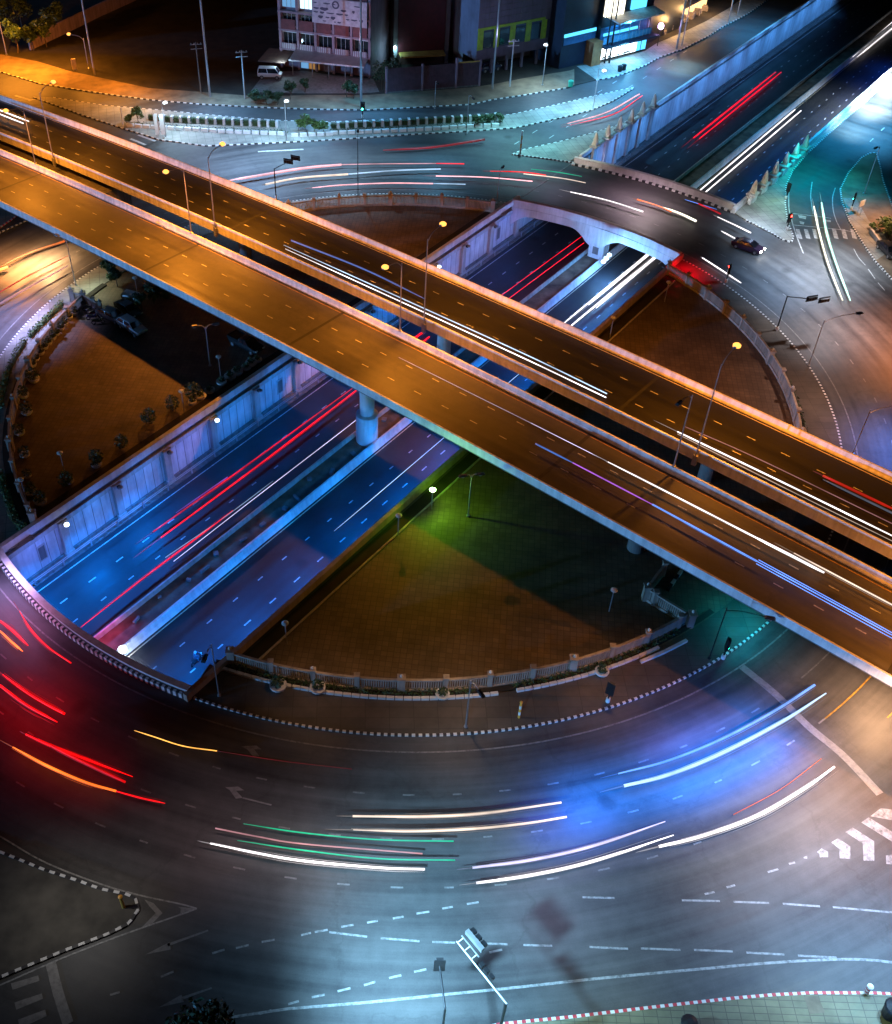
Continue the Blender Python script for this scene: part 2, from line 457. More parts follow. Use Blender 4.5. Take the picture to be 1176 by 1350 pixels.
M_GREYP = paint('road_paint_grey', (.19, .185, .18), .6)
for q in ([(395, 735), (430, 722), (430, 748), (400, 750)],): pxpoly(S8(q))
def chev(q): 
    P = S8(q); n = len(P) // 2
    for k in range(n - 1): pxpoly([P[k], P[k + 1], P[2 * n - 2 - k], P[2 * n - 1 - k]])
chev([(555, 658), (612, 688), (612, 735), (540, 737), (535, 705), (515, 690)])
chev([(700, 570), (808, 640), (808, 750), (715, 745), (712, 665), (640, 605)])
chev([(830, 475), (1018, 595), (1020, 770), (925, 765), (918, 615), (765, 515)])
chev([(970, 385), (1176, 512), (1300, 590), (1290, 670), (1130, 570), (905, 430)])
chev([(1075, 305), (1300, 330), (1400, 360), (1390, 440), (1176, 410), (985, 375)])
pxpoly(S8([(1122, 720), (1230, 705), (1230, 805), (1125, 795)]))
S5 = lambda pts: [(x * .2381, 1080 + y * .2381) for x, y in pts]
for q in ([(800, 445), (850, 465), (900, 520), (862, 520), (825, 480)], [(900, 520), (830, 592), (780, 605), (862, 520)], [(985, 485), (1090, 495), (1000, 520), (1000, 495)], [(1000, 520), (1040, 512), (985, 535), (960, 545)],
          [(60, 910), (212, 865), (218, 895), (70, 945)], [(80, 1015), (232, 965), (238, 995), (90, 1055)], [(100, 1110), (250, 1055), (258, 1090), (110, 1160)],
          [(805, 750), (940, 680), (945, 722)], [(880, 1042), (1005, 972), (1018, 1012)], [(925, 690), (1150, 612), (1155, 620), (930, 704)], [(1005, 985), (1170, 930), (1176, 938), (1010, 1000)]):
    pxpoly(S5(q), M_GREYP)
# lane arrows on the dark side of the ring
for q in ([(318, 984), (338, 983), (345, 988), (335, 988), (342, 997), (334, 998), (326, 988)], [(297, 1038), (314, 1037), (322, 1042), (311, 1042.5), (320, 1052), (311, 1053), (303, 1042)]): pxpoly(q, M_GREYP)
pxline([(320, 1052), (358, 1061.5)], .14, mat=M_GREYP)
struct('road_marking', mb)
# crossing and markings on the north-east slip road
mb = MB()
S9 = lambda pts: [(1026 + x * .12755, 240 + y * .12755) for x, y in pts]
def s9line(pts, w=.14): line_sheet(mb, spline(GS(S9(pts))), w, M_WHITE)
s9line([(120, 0), (108, 130), (112, 280), (140, 400), (190, 560), (260, 740)], .16); s9line([(350, 0), (335, 130), (345, 230), (362, 330)]); s9line([(590, 60), (562, 160), (568, 290), (600, 400), (650, 500)])
s9line([(130, 325), (240, 335), (360, 350), (545, 375)]); s9line([(165, 445), (380, 465), (620, 490), (770, 515)], .18)
for x in (180, 265, 350, 470, 555, 650, 745): mb.face(orient([p + Vector((0, 0, LZ)) for p in GS(S9([(x, 485), (x + 40, 490), (x + 70, 590), (x + 22, 580)]))]), M_WHITE)
s9line([(780, 690), (830, 780), (900, 860)], .12); s9line([(930, 900), (1000, 1000)], .12); s9line([(1030, 1040), (1100, 1120)], .12)
for q in ([(205, 340), (290, 355), (285, 385), (215, 370)], [(220, 405), (270, 415), (262, 440), (225, 430)], [(490, 390), (540, 395), (545, 415), (500, 410)]): mb.face(orient([p + Vector((0, 0, LZ)) for p in GS(S9(q))]), M_WHITE)
struct('crosswalk_marking', mb)
mb = MB()   # give-way hatching at the north-west
for a, b in (((20, 126), (40, 132)), ((55, 128), (38, 133)), ((182, 178), (205, 186)), ((195, 177), (218, 186)), ((172, 183), (192, 191)), ((340, 200), (400, 197))): line_sheet(mb, GS([a, b]), .5, M_WHITE)
for lat in (-27.5, -24): dash_sheet(mb, [UP(lat, 70), UP(lat, 260)], .15, 2, 4, M_WHITE)
for lat in (21.5,): dash_sheet(mb, [UP(lat, 110), UP(lat, 260)], .15, 2, 4, M_WHITE)
struct('service_road_marking', mb)

# ------------------------------------------------------------------ central island
def sector(r0, r1, a0, a1, z0, z1, mat, name, side=None):
    b = MB(); n = max(3, int(abs(a1 - a0) / .03))
    for k in range(n):
        q0, q1 = a0 + (a1 - a0) * k / n, a0 + (a1 - a0) * (k + 1) / n
        I0, O0, O1, I1 = PO(r0, q0), PO(r1, q0), PO(r1, q1), PO(r0, q1)
        b.face([Vector((*p.xy, z1)) for p in (I0, O0, O1, I1)], mat)
        b.face([Vector((*I0.xy, z0)), Vector((*I0.xy, z1)), Vector((*I1.xy, z1)), Vector((*I1.xy, z0))], side or mat)
    return struct(name, b)
def island_half(lat_w, sg, r, z, mat, name):
    a0 = arc_lat(r, lat_w, -1 if sg > 0 else 1); a1 = arc_lat(r, lat_w, 1 if sg > 0 else -1)
    while a1 < a0: a1 += 2 * math.pi
    b = MB(); b.prism([p for p in arc(r, a0, a1, step=.03)], 0, z, mat); return struct(name, b)
R_F = .905 * RR
island_half(15.6, 1, .922 * RR, .06, M_TILE, 'plaza_paving'); island_half(-17.5, -1, .922 * RR, .06, M_TILE, 'plaza_paving')
sector(.922 * RR, RR - .22, A_R0, A_R1, 0, .15, M_SIDEB, 'island_footpath')
sector(.922 * RR, RR - .22, A_L0, A_L1, 0, .15, M_SIDE, 'island_footpath')
kerb(arc(RR - .11, A_R0, A_R1), .62); kerb(arc(RR - .11, A_L0, A_L1), .62)
# ground strips along the trench
for l0, l1, mat, nm in ((14.2, 15.6, M_SOIL, 'planting_strip'), (-17.5, -15.75, M_SOIL, 'planting_strip')):
    b = MB(); b.prism([UP(l0, -46), UP(l1, -46), UP(l1, 46), UP(l0, 46)], 0, .12, mat); struct(nm, b)
b = MB(); b.sweep([UP(15.7, -44.5), UP(15.7, 44.5)], [(-.09, 0), (.09, 0), (.09, .22), (-.09, .22)], M_CONC); struct('island_kerb', b)
# planting bed behind the white kerb blocks
sector(R_F + .25, .9205 * RR, R_(-113), R_(-52), 0, .3, M_SOIL, 'planting_bed')
sector(R_F + .25, .925 * RR, R_(-28), R_(30), 0, .3, M_SOIL, 'planting_bed')
sector(R_F + .25, .925 * RR, R_(150), R_(213), 0, .3, M_SOIL, 'planting_bed')
mb = MB()
def blocks(path, L, gap, mat, w=.3, h=.42):
    seg = resample(path, L + gap)
    for a, c in zip(seg, seg[1:]):
        t = (c - a).normalized(); mb.sweep([a, a + t * L], [(-w / 2, 0), (w / 2, 0), (w / 2, h), (-w / 2, h)], mat)
blocks(arc(.924 * RR, R_(-112), R_(-81.5)), .72, .08, M_KW); blocks(arc(.924 * RR, R_(-79), R_(-61.5)), .72, .08, M_KW); blocks(GS([(844, 875), (875, 862), (906, 846)]), .9, .04, M_KW)
struct('planter_kerb', mb)

# ------------------------------------------------------------------ outer kerbs, islands and verges
def island(pts, z, mat, name, k=4, close=True, pair=.9, ca=None, cb=None, kerbed=None):
    P = GS(pts)
    b = MB(); b.prism(P, 0, z, mat); o = struct(name, b)
    if kerbed is not None:
        for seg in kerbed: kerb(GS(seg), pair, ca=ca, cb=cb)
    return o
far_kerb = [(-60, 84), (0, 95), (51, 110.5), (90, 117), (136, 124), (197, 132), (265, 138), (340, 142), (410, 144.5), (486, 145.6), (537, 143), (622, 138), (649, 132), (690, 126), (750, 116), (757, 113)]
side_road = [(757, 113), (768, 104), (775, 92), (790, 104), (806, 103), (830, 95), (852, 86)]
fk2 = [(786, 106), (806, 103), (830, 95), (852, 86), (862, 80), (872, 75), (900, 65.5), (934, 48), (951, 37), (985, 19), (1012, 0), (1080, -45)]
lot = MB(); P = GS(far_kerb + fk2); P += [Vector((330, 560, 0)), Vector((-420, 560, 0)), Vector((-420, P[0].y, 0))]
lot.prism(P, 0, .12, M_SOIL); struct('vacant_land', lot)
vb = MB(); K = GS(far_kerb); vb.strip([p + Vector((0, 0, .127)) for p in K], [p + Vector((0, 0, .127)) for p in GS([(-60, 60), (0, 72), (51, 82), (90, 94), (136, 104), (197, 117), (265, 122), (340, 128), (410, 126), (486, 126), (537, 122), (622, 116), (649, 112), (690, 104), (750, 94), (757, 92)])], M_DIRT); struct('dirt_verge', vb)
vb = MB(); vb.strip([p + Vector((0, 0, .127)) for p in GS(fk2)], [p + Vector((0, 0, .127)) for p in GS([(760, 88), (790, 84), (815, 78), (835, 72), (850, 68), (865, 58), (880, 52), (905, 41), (930, 29), (960, 12), (985, -6), (1050, -52)])], M_SIDE); struct('shop_pavement', vb)
fb = MB(); fb.strip([p + Vector((0, 0, .131)) for p in GS([(330, 122), (395, 124), (475, 124), (500, 122)])], [p + Vector((0, 0, .131)) for p in GS([(350, 96), (400, 94), (440, 100), (492, 104)])], M_CONCD); struct('forecourt', fb)
kerb(GS(far_kerb[:-1]), 1.25); kerb(GS(fk2), 1.25)
isl_s = [(44, 129), (98, 148), (102, 150), (163, 170), (211, 185), (272, 193), (340, 190), (400, 187), (452, 184), (554, 177), (622, 173.5), (680, 169), (748, 154), (782, 145), (807, 134), (835, 117)]
isl_n = [(835, 116), (782, 127.5), (731, 139.5), (680, 150.5), (663, 153), (622, 155), (554, 158), (435, 161.5), (374, 160), (306, 155), (211, 146), (136, 139.5), (68, 129)]
island(isl_s + isl_n, .15, M_SIDE, 'traffic_island', kerbed=[])
kerb(GS(isl_s), 1.25, ca=M_KW, cb=M_KR if False else M_KB); kerb(GS(isl_n), 1.25)
pl = [(675, 204), (715, 209), (750, 214), (769, 218)]
po = [(675, 204), (690, 198), (740, 187), (774, 178), (808, 168), (840, 155), (862, 143)]
wl = [UP(-15.8, 97), UP(-15.8, 75.5)]
b = MB(); b.prism(GS(po) + wl + GS(pl)[::-1][1:-1], 0, .15, M_SIDE); struct('plaza_corner', b)
kerb(GS(pl), .7); kerb(GS(po), 1.3)
# right-hand plaza by the slip road
rp = [(1031, 316.5), (1043, 320), (1046, 313), (1038, 293), (1035, 270.5), (1036, 245), (1044.6, 226), (1063, 204), (1100, 170), (1150, 127), (1230, 62)]
b = MB(); b.prism(GS(rp) + [UP(13.9, 200), UP(13.9, 69.5)] + GS([(983, 291)]), 0, .15, M_SIDE); struct('plaza_corner', b)
kerb(GS(rp), .8); kerb(GS([(983, 291), (1008, 303), (1031, 316.5)]), .62)
isl_r = [(1107.6, 250), (1118, 229), (1135.7, 208.4), (1146, 203), (1155, 202), (1160, 220), (1164, 240), (1176, 273), (1215, 340), (1230, 420), (1176, 369), (1153.5, 344.6), (1136, 319), (1120, 293.6), (1109.5, 265.5)]
island(isl_r, .15, M_DIRT, 'traffic_island', kerbed=[isl_r + [isl_r[0]]], pair=.7)
b = MB(); b.strip([p + Vector((0, 0, .156)) for p in GS([(1111, 262), (1121, 293), (1137, 318), (1155, 344)])], [p + Vector((0, 0, .156)) for p in GS([(1128, 262), (1145, 292), (1164, 308), (1176, 330)])], M_SIDE); struct('island_footpath', b)
isl_bl = [(0, 1124), (24, 1133.5), (59.5, 1148), (100, 1161), (133, 1173), (166.6, 1179.5), (178.5, 1185), (183, 1199), (171, 1218), (143, 1232), (83, 1255), (0, 1289.5), (-80, 1330), (-120, 1200), (-60, 1100)]
island(isl_bl, .15, M_DIRT if False else simple('dark_verge', (.06, .055, .045), .9, 0, .4, .5), 'traffic_island', kerbed=[isl_bl[:12]], pair=.95)
sk = [(560, 1372), (660, 1351), (750, 1342), (859, 1329), (967, 1317), (1020, 1312.5), (1069, 1310), (1148, 1310), (1176, 1311.5), (1280, 1320)]
b = MB(); b.prism(GS(sk) + [Vector((90, 15, 0)), Vector((90, -70, 0)), Vector((-5, -70, 0))], 0, .15, paving('paving_greenish', (.17, .165, .1), (.15, .145, .09), (.09, .085, .06), 1.0, .5, R_(2))); struct('south_footpath', b)
kerb(GS(sk), .62, ca=M_KW, cb=M_KR)
b = MB(); b.face([p + Vector((0, 0, .156)) for p in orient(GS([(1059, 1315), (1077, 1314), (1087, 1336), (1067, 1338)]))], simple('manhole_cover', (.12, .1, .07), .8)); struct('manhole_cover', b)
nwi = [(-60, 330), (0, 300), (14, 291), (24, 283), (10, 272), (-60, 262)]
island(nwi, .15, M_SIDE, 'traffic_island', kerbed=[nwi], pair=.8, cb=M_KR)
kerb(GS([(-30, 322), (0, 307), (20, 298), (37.5, 290)]), .8)
# ================================================================== UNDERPASS WALLS, BARRIERS, BRIDGES
PIL = [-42.4 + 7.85 * k for k in range(-1, 13)]
t = thing('retaining_wall', 'long pale panelled retaining wall along the far side of the sunken road', 'wall', UP(-15.4, 0, -6))
b = MB(); b.prism([UP(-15.4, -110), UP(-15.75, -110), UP(-15.75, 300), UP(-15.4, 300)], -6.02, -.62, M_PANEL); w0 = b.build('wall_panel', t)
b = MB()
for a0 in [q / 100 for q in range(-4600, 5600, 132)]:
    b.box(UP(-15.392, a0, -3.6), (.05, .02, 4.6), M_CONCD, rz=A_U)
b.build('panel_joint', t)
b = MB(); b.prism([UP(-15.1, -110), UP(-15.72, -110), UP(-15.72, 75), UP(-15.1, 75)], -1.25, -.62, M_CONC); b.build('beam', t)
b = MB(); b.prism([UP(-15.55, -110), UP(-15.78, -110), UP(-15.78, 300), UP(-15.55, 300)], -.62, .05, M_CONCD); b.build('recess', t)
b = MB(); b.prism([UP(-15.1, -55), UP(-15.62, -55), UP(-15.62, 52), UP(-15.1, 52)], .05, 1.0, M_CONCW); b.build('parapet', t)
b = MB(); b.prism([UP(-15.2, 72), UP(-15.62, 72), UP(-15.62, 300), UP(-15.2, 300)], .05, .75, M_CONCW); b.build('parapet', t)
b = MB(); b.prism([UP(-15.12, -110), UP(-15.4, -110), UP(-15.4, 300), UP(-15.12, 300)], -5.82, -5.5, M_CONCD); b.build('plinth', t)
for a0 in PIL:
    b = MB(); b.box(UP(-15.15, a0, -3.4), (1.0, .5, 4.9), M_CONC, rz=A_U); b.box(UP(-15.05, a0, -1.0), (1.25, .6, .5), M_CONC, rz=A_U); b.box(UP(-15.1, a0, -5.6), (1.2, .62, .5), M_CONC, rz=A_U)
    b.build('pilaster', t)
for a0 in (-45.5, -3.0 - 3.2, 46.5):
    b = MB(); b.box(UP(-15.36, a0, -3.4), (1.1, .1, 2.2), M_CONC, rz=A_U); b.box(UP(-15.3, a0, -3.4), (.8, .06, 1.8), M_CONCD, rz=A_U); b.build('service_hatch', t)
t = thing('retaining_wall', 'plain retaining wall with brown coping along the near side of the sunken road', 'wall', UP(13.6, 0, -6))
b = MB(); b.prism([UP(13.4, -110), UP(13.75, -110), UP(13.75, 300), UP(13.4, 300)], -6.02, -.03, M_PANEL); b.build('wall_panel', t)
b = MB(); b.prism([UP(13.36, -51.5), UP(13.85, -51.5), UP(13.85, 51), UP(13.36, 51)], -.03, .95, concrete('coping_brown', (.33, .27, .2))); b.build('parapet', t)
b = MB(); b.prism([UP(13.36, 98), UP(13.85, 98), UP(13.85, 300), UP(13.36, 300)], .04, .95, M_CONCW); b.build('parapet', t)
b = MB(); b.prism([UP(13.3, 69.4), UP(13.85, 69.4), UP(13.85, 75), UP(13.3, 75)], .04, .9, M_CONCW); b.build('parapet', t)
# spire pillars where the trench leaves the roundabout
spire_mat = concrete('spire_cream', (.62, .56, .45), .2)
def spire(lat, al, label, tall, grp):
    p = UP(lat, al, 0.15); r = thing('spire_pillar', label, 'pillar', p, grp)
    b = MB()
    if tall:
        b.box(UP(lat + .05, al, -2.3), (1.1, .5, 6.2), M_CONC, rz=A_U); b.box(UP(lat + .1, al, .95), (1.6, 1.5, .35), M_CONC, rz=A_U)
    else:
        b.box(UP(lat, al, .75), (1.5, 1.2, 1.2), M_CONCW, rz=A_U); b.box(UP(lat, al, 1.45), (1.9, 1.6, .25), M_CONCW, rz=A_U); b.box(UP(lat + .3, al - 1.2, .75), (1.2, .5, .9), M_CONCW, rz=A_U)
    b.build('pedestal', r, bevel=.05)
    b = MB(); z = 1.12 if tall else 1.57
    b.box(UP(lat, al, z + .2), (.95, .95, .4), spire_mat, rz=A_U, taper=.8); b.lathe(UP(lat, al, z + .4), [(.52, 0), (.46, .45), (.33, 1.0), (.18, 1.5), (.07, 1.75)], spire_mat, 10)
    b.build('spire', r)
for k in range(6):
    spire(-15.1, 76.3 + 4.42 * k, 'cream cone spire on a tall pale pilaster of the far underpass wall', True, 'spires on the far wall')
    spire(14.2, 75.0 + 4.42 * k, 'cream cone spire on a low white pedestal beside the slip road', False, 'spires by the slip road')
# framed wall panels between the tall pilasters
b = MB()
for k in range(5):
    b.box(UP(-15.2, 78.5 + 4.42 * k, -2.3), (3.0, .12, 5.6), M_PANEL, rz=A_U); b.box(UP(-15.1, 78.5 + 4.42 * k, .55), (3.2, .5, .3), M_CONC, rz=A_U)
tag(b.build('wall_cladding'), 'blue lit framed cladding panels between the far spire pillars', 'wall')
# median barriers
b = MB(); b.sweep([UP(.42, -110, -6), UP(.42, 300, -6)], [(-.35, 0), (.45, 0), (.25, .3), (.12, 1.0), (-.12, 1.0), (-.25, .3)], M_CONCW)
tag(b.build('concrete_barrier'), 'bright continuous concrete barrier on the near edge of the underpass median', 'barrier')
b = MB(); b.sweep([UP(-3.0, -110, -6), UP(-3.0, 300, -6)], [(-.3, 0), (.3, 0), (.2, .3), (.1, .8), (-.1, .8), (-.2, .3)], M_CONC)
tag(b.build('concrete_barrier'), 'darker low concrete barrier on the far edge of the underpass median', 'barrier')
b = MB()
for q in range(16): b.box(UP(-1.6 + random.uniform(-.6, 1.2), -44 + q * 3.1 + random.uniform(-1, 1), -5.6), (random.uniform(.4, 1.3), random.uniform(.2, .7), random.uniform(.15, .5)), M_CONCD, rz=random.uniform(0, 3))
tag(b.build('rubble'), 'loose rubble and slabs lying on the underpass median', 'rubble', kind='stuff')
t = thing('inspection_chamber', 'small square concrete chamber on the median beside the round pillar', 'chamber', UP(-.6, 6, -5.75))
b = MB(); b.box(UP(-.6, 6.3, -5.4), (1.5, 1.2, .7), M_CONC, rz=A_U); b.build('chamber_wall', t); b = MB(); b.box(UP(-.6, 6.3, -5.0), (1.1, .85, .12), M_CONCD, rz=A_U); b.build('lid', t)
# pavement guard rail
t = thing('guard_rail', 'galvanised two bar guard rail along the underpass pavement', 'railing', UP(-14.1, 0, -6))
for z in (-5.2, -4.95):
    b = MB(); b.tube([UP(-14.15, -60, z), UP(-14.15, 90, z)], .055, M_METAL, 6); b.build('rail', t)
for k in range(38):
    b = MB(); b.box(UP(-14.15, -60 + 4 * k, -5.42), (.14, .1, .95), M_METAL, rz=A_U); b.build('post', t)

# ---- ring bridges
def ring_pts(r, sg, dz=0.0, l0=-15.4, l1=13.4, n=26):
    out = []
    for k in range(n + 1):
        lat = l0 + (l1 - l0) * k / n; out.append(UP(lat, sg * math.sqrt(r * r - lat * lat), dz))
    return out
def ring_bridge(sg, label):
    t = thing('ring_bridge', label, 'bridge', UP(-1, sg * 62, 0))
    ri, ro = RR - .02, 1.352 * RR
    OUT = (lambda dz: ring_pts(ro, sg, dz)) if sg > 0 else (lambda dz: [UP(-15.4 + 28.8 * k / 26, -500, dz) for k in range(27)])   # nearest bridge runs on as a covered way
    b = MB(); b.strip(ring_pts(ri, sg), OUT(0), M_ROAD); b.strip(ring_pts(ri, sg, -1.0), OUT(-1.0), M_CONCD); b.build('road_deck', t)
    for rad, nm in ((ri - .28, 'inner'), (ro + .1, 'outer'))[:2 if sg > 0 else 1]:
        P = ring_pts(rad, sg, 0)
        b = MB(); hgt = 1.0 if sg > 0 else .95
        b.sweep(P, [(-.24, -.15), (.24, -.15), (.2, hgt), (-.2, hgt)], M_CONCW); b.build('parapet', t)
        b = MB(); b.sweep([p + Vector((0, 0, 0)) for p in P], [(-.34, hgt), (.34, hgt), (.34, hgt + .13), (-.34, hgt + .13)], M_CONCW); b.build('coping', t)
        # edge girder with haunches over the middle pier and at the walls
        b = MB(); Q = ring_pts(rad, sg, 0, n=48)
        bot = []
        for k, p in enumerate(Q):
            lat = -15.4 + 28.8 * k / 48
            e = min(abs(lat + 15.4), abs(lat + 1.2) - 1.3 if abs(lat + 1.2) > 1.3 else 0, abs(13.4 - lat))
            bot.append(-1.35 - 2.0 * max(0, 1 - max(0, e) / 3.2) ** 2)
        for k in range(48):
            a, c = Q[k], Q[k + 1]; rr = (a - C0).normalized() * .3; rc = (c - C0).normalized() * .3
            z = Vector((0, 0, 1))
            b.hexa([a - rr + z * bot[k], a + rr + z * bot[k], c + rc + z * bot[k + 1], c - rc + z * bot[k + 1], a - rr + z * -.16, a + rr + z * -.16, c + rc + z * -.16, c - rc + z * -.16], M_CONCW)
        b.build('girder', t)
    for al in ((RR + 1.2) * sg, (1.17 * RR) * sg, (1.34 * RR - 1) * sg):
        b = MB(); b.box(UP(-1.1, al, -3.6), (2.2, 2.5, 4.7), M_CONCW, rz=A_U); b.box(UP(-1.1, al, -1.3), (2.6, 3.4, .5), M_CONC, rz=A_U); pr = b.build('pier', t, bevel=.05)
        b = MB(); b.box(UP(-1.1, al - sg * 1.12, -3.7), (.06, 1.0, 2.6), M_CONCD, rz=A_U); b.box(UP(-1.1 + 1.27, al, -3.7), (1.2, .06, 3.2), M_CONC, rz=A_U); b.build('recessed_panel', pr)
    return t
NB = ring_bridge(1, 'curved ring road bridge over the underpass, with an arched white pier beyond the flyovers')
SB = ring_bridge(-1, 'ring road bridge over the underpass nearest the camera, its parapet striped black and white')
kerb([p + Vector((0, 0, .001)) for p in ring_pts(RR + .2, -1)], .62, w=.3, h=.62)
kerb(ring_pts(1.345 * RR - .3, 1), 1.2, w=.3, h=.3); kerb(ring_pts(RR + .2, 1), .9, w=.25, h=.2)

# ================================================================== FLYOVERS
SG = [(-160 + 6 * k) for k in range(52)]
M_PARA = concrete('parapet_concrete', (.78, .76, .74), .3)
def flyover(t0, t1, label, bot, d_lines, M_DECK=M_DECK):
    """deck between parapet outer faces t0 and t1"""
    t = thing('flyover', label, 'flyover', DK(0, (t0 + t1) / 2, 0))
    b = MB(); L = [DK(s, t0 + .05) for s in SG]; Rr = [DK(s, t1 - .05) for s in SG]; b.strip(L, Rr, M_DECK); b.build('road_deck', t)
    for tt, sgn in ((t0, 1), (t1, -1)):
        b = MB(); path = [DK(s, tt) for s in SG]
        # outer face at tt, inner face .3 inboard (profile side axis points to the near side of the deck)
        prof = [(0, bot), (-.38 * sgn, bot), (-.38 * sgn, .15), (-.26 * sgn, .35), (-.2 * sgn, .92), (0, .92)]
        b.sweep(path, prof, M_PARA); b.build('parapet', t)
    b = MB(); path = [DK(s, (t0 + t1) / 2) for s in SG]; h = (t1 - t0) / 2
    b.sweep(path, [(-h + .1, -.06), (h - .1, -.06), (h - .1, -.32), (h - 2.6, -.5), (h - 3.3, -1.9), (-h + 3.3, -1.9), (-h + 2.6, -.5), (-h + .1, -.32)], M_CONCD); b.build('box_girder', t)
    for kind, tt, mat in d_lines:
        b = MB(); path = [DK(s, tt) for s in SG]
        if kind == 'dash': dash_sheet(b, path, .13, 1.15, 2.85, mat, dz=.014)
        else: line_sheet(b, path, .13, mat, dz=.014)
        struct('flyover_lane_line', b)
    for s in (-74, -36.8, -9.5, 27, 64):
        b = MB(); b.strip([DK(s - .2, t0 + .5, .02), DK(s - .2, t1 - .5, .02)], [DK(s + .2, t0 + .5, .02), DK(s + .2, t1 - .5, .02)], simple('joint_rubber', (.015, .015, .015), .7)); b.build('expansion_joint', t)
    tm = (t0 + t1) / 2
    for s in (-38.6, -.9, 37.2, 75):
        base = -6 if abs(s + .9) < 1 else 0
        p = DK(s, tm); p.z = base
        b = MB(); h = zdeck(s) - 1.9 - base
        if base < 0: b.lathe(p, [(1.4, .2), (1.4, 4.4), (1.15, 4.5), (.92, 4.55), (.92, h - .6), (1.5, h)], M_CONCW, 28)
        else: b.lathe(p, [(.95, 0), (.92, h - .6), (1.5, h)], M_CONCD, 24)
        b.build('pillar', t, smooth=False)
    return t
FA = flyover(-11.42, .06, 'nearer flyover with a bluish outer parapet, three lanes lit orange', -.1, [('dash', -4.05, M_WHITE), ('dash', -7.32, M_WHITE), ('line', -.75, M_YEL), ('line', -10.75, paint('road_paint_cream', (.6, .5, .36), .6))])
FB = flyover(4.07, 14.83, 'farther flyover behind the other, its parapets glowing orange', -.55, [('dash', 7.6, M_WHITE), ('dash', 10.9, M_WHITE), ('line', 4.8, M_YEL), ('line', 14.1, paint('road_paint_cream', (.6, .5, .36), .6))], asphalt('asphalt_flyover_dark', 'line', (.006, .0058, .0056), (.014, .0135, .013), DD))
b = MB()
for s0 in range(-160, -71, 8):
    P = [DK(s0, -4), DK(s0 + 8, -4), DK(s0 + 8, 8.5), DK(s0, 8.5)]
    z0, z1 = max(.3, zdeck(s0) - 2.0), max(.3, zdeck(s0 + 8) - 2.0)
    b.hexa([Vector((*p.xy, 0)) for p in P] + [Vector((*P[0].xy, z0)), Vector((*P[1].xy, z1)), Vector((*P[2].xy, z1)), Vector((*P[3].xy, z0))], M_CONCD)
tag(b.build('ramp_abutment'), 'solid concrete ramp between the two flyovers at the upper left', 'ramp')
# ================================================================== FENCES of the island
def baluster_fence(path, label, big=(), step=4.1, mat=None, gate=None):
    mat = mat or M_FENCE
    t = thing('baluster_fence', label, 'fence', path[0]); seg = resample(path, .22)
    b = MB(); b.sweep(path, [(-.16, 0), (.16, 0), (.16, .32), (-.16, .32)], mat); b.build('base_wall', t)
    b = MB(); b.sweep(path, [(-.13, 1.5), (.13, 1.5), (.13, 1.68), (-.13, 1.68)], mat); b.build('top_rail', t)
    b = MB()
    for p in seg: b.box(p + Vector((0, 0, .9)), (.12, .12, 1.2), mat)
    b.build('baluster_panel', t)
    for k, p in enumerate(resample(path, step)):
        b = MB(); w = .42 if k % 4 else .66
        b.box(p + Vector((0, 0, .95)), (w, w, 1.9), mat); b.box(p + Vector((0, 0, 1.98)), (w + .14, w + .14, .14), mat)
        po_ = b.build('post', t)
        if k % 2 == 0:
            b = MB(); b.lathe(p + Vector((0, 0, 2.06)), [(.1, 0), (.16, .1), (.16, .22), (.03, .34)], simple('globe_glass', (.5, .48, .42), .3), 8); b.build('globe', po_)
    return t
thc = TH(908, 826)
baluster_fence(arc(R_F, arc_lat(R_F, 13.9, -1) - 2 * math.pi * (arc_lat(R_F, 13.9, -1) > 0), thc, 0.05), 'sandstone baluster fence curving round the near side of the island', mat=M_FENCE)
baluster_fence([*GS([(908, 826), (878, 808), (850, 790)], .05)], 'short straight return of the baluster fence at the island gate under the flyover')
baluster_fence([*GS([(850, 790), (862, 772), (876, 755)], .05)], 'short run of low fence leading back under the nearer flyover')
baluster_fence(arc(R_F, TH(1056, 585), arc_lat(R_F, 13.9, 1), 0.05), 'sandstone baluster fence curving round the right hand side of the island')
baluster_fence(arc(R_F + 1.2, arc_lat(R_F, -16.2, 1), TH(372, 300), 0.05), 'sandstone baluster fence at the top of the island behind the flyovers')
aw = arc_lat(R_F, -16, -1)
if aw < 0: aw += 2 * math.pi
baluster_fence(arc(R_F, TH(97, 398), aw, 0.05), 'long sandstone baluster fence curving down the left side of the island')
baluster_fence(GS([(97, 398), (112, 402), (134, 414)], .05), 'short return of the fence at the gate of the left car park')
# low walls beside the gates and striped barriers under the flyover
b = MB(); P = GS([(880, 780), (905, 745)]); seg = resample(P, .8)
for k in range(len(seg) - 1): b.sweep([seg[k], seg[k + 1]], [(-.15, 0), (.15, 0), (.15, .5), (-.15, .5)], M_KW if k % 2 else M_KB)
tag(b.build('striped_barrier'), 'low black and white striped barrier by the island gate under the flyover', 'barrier')
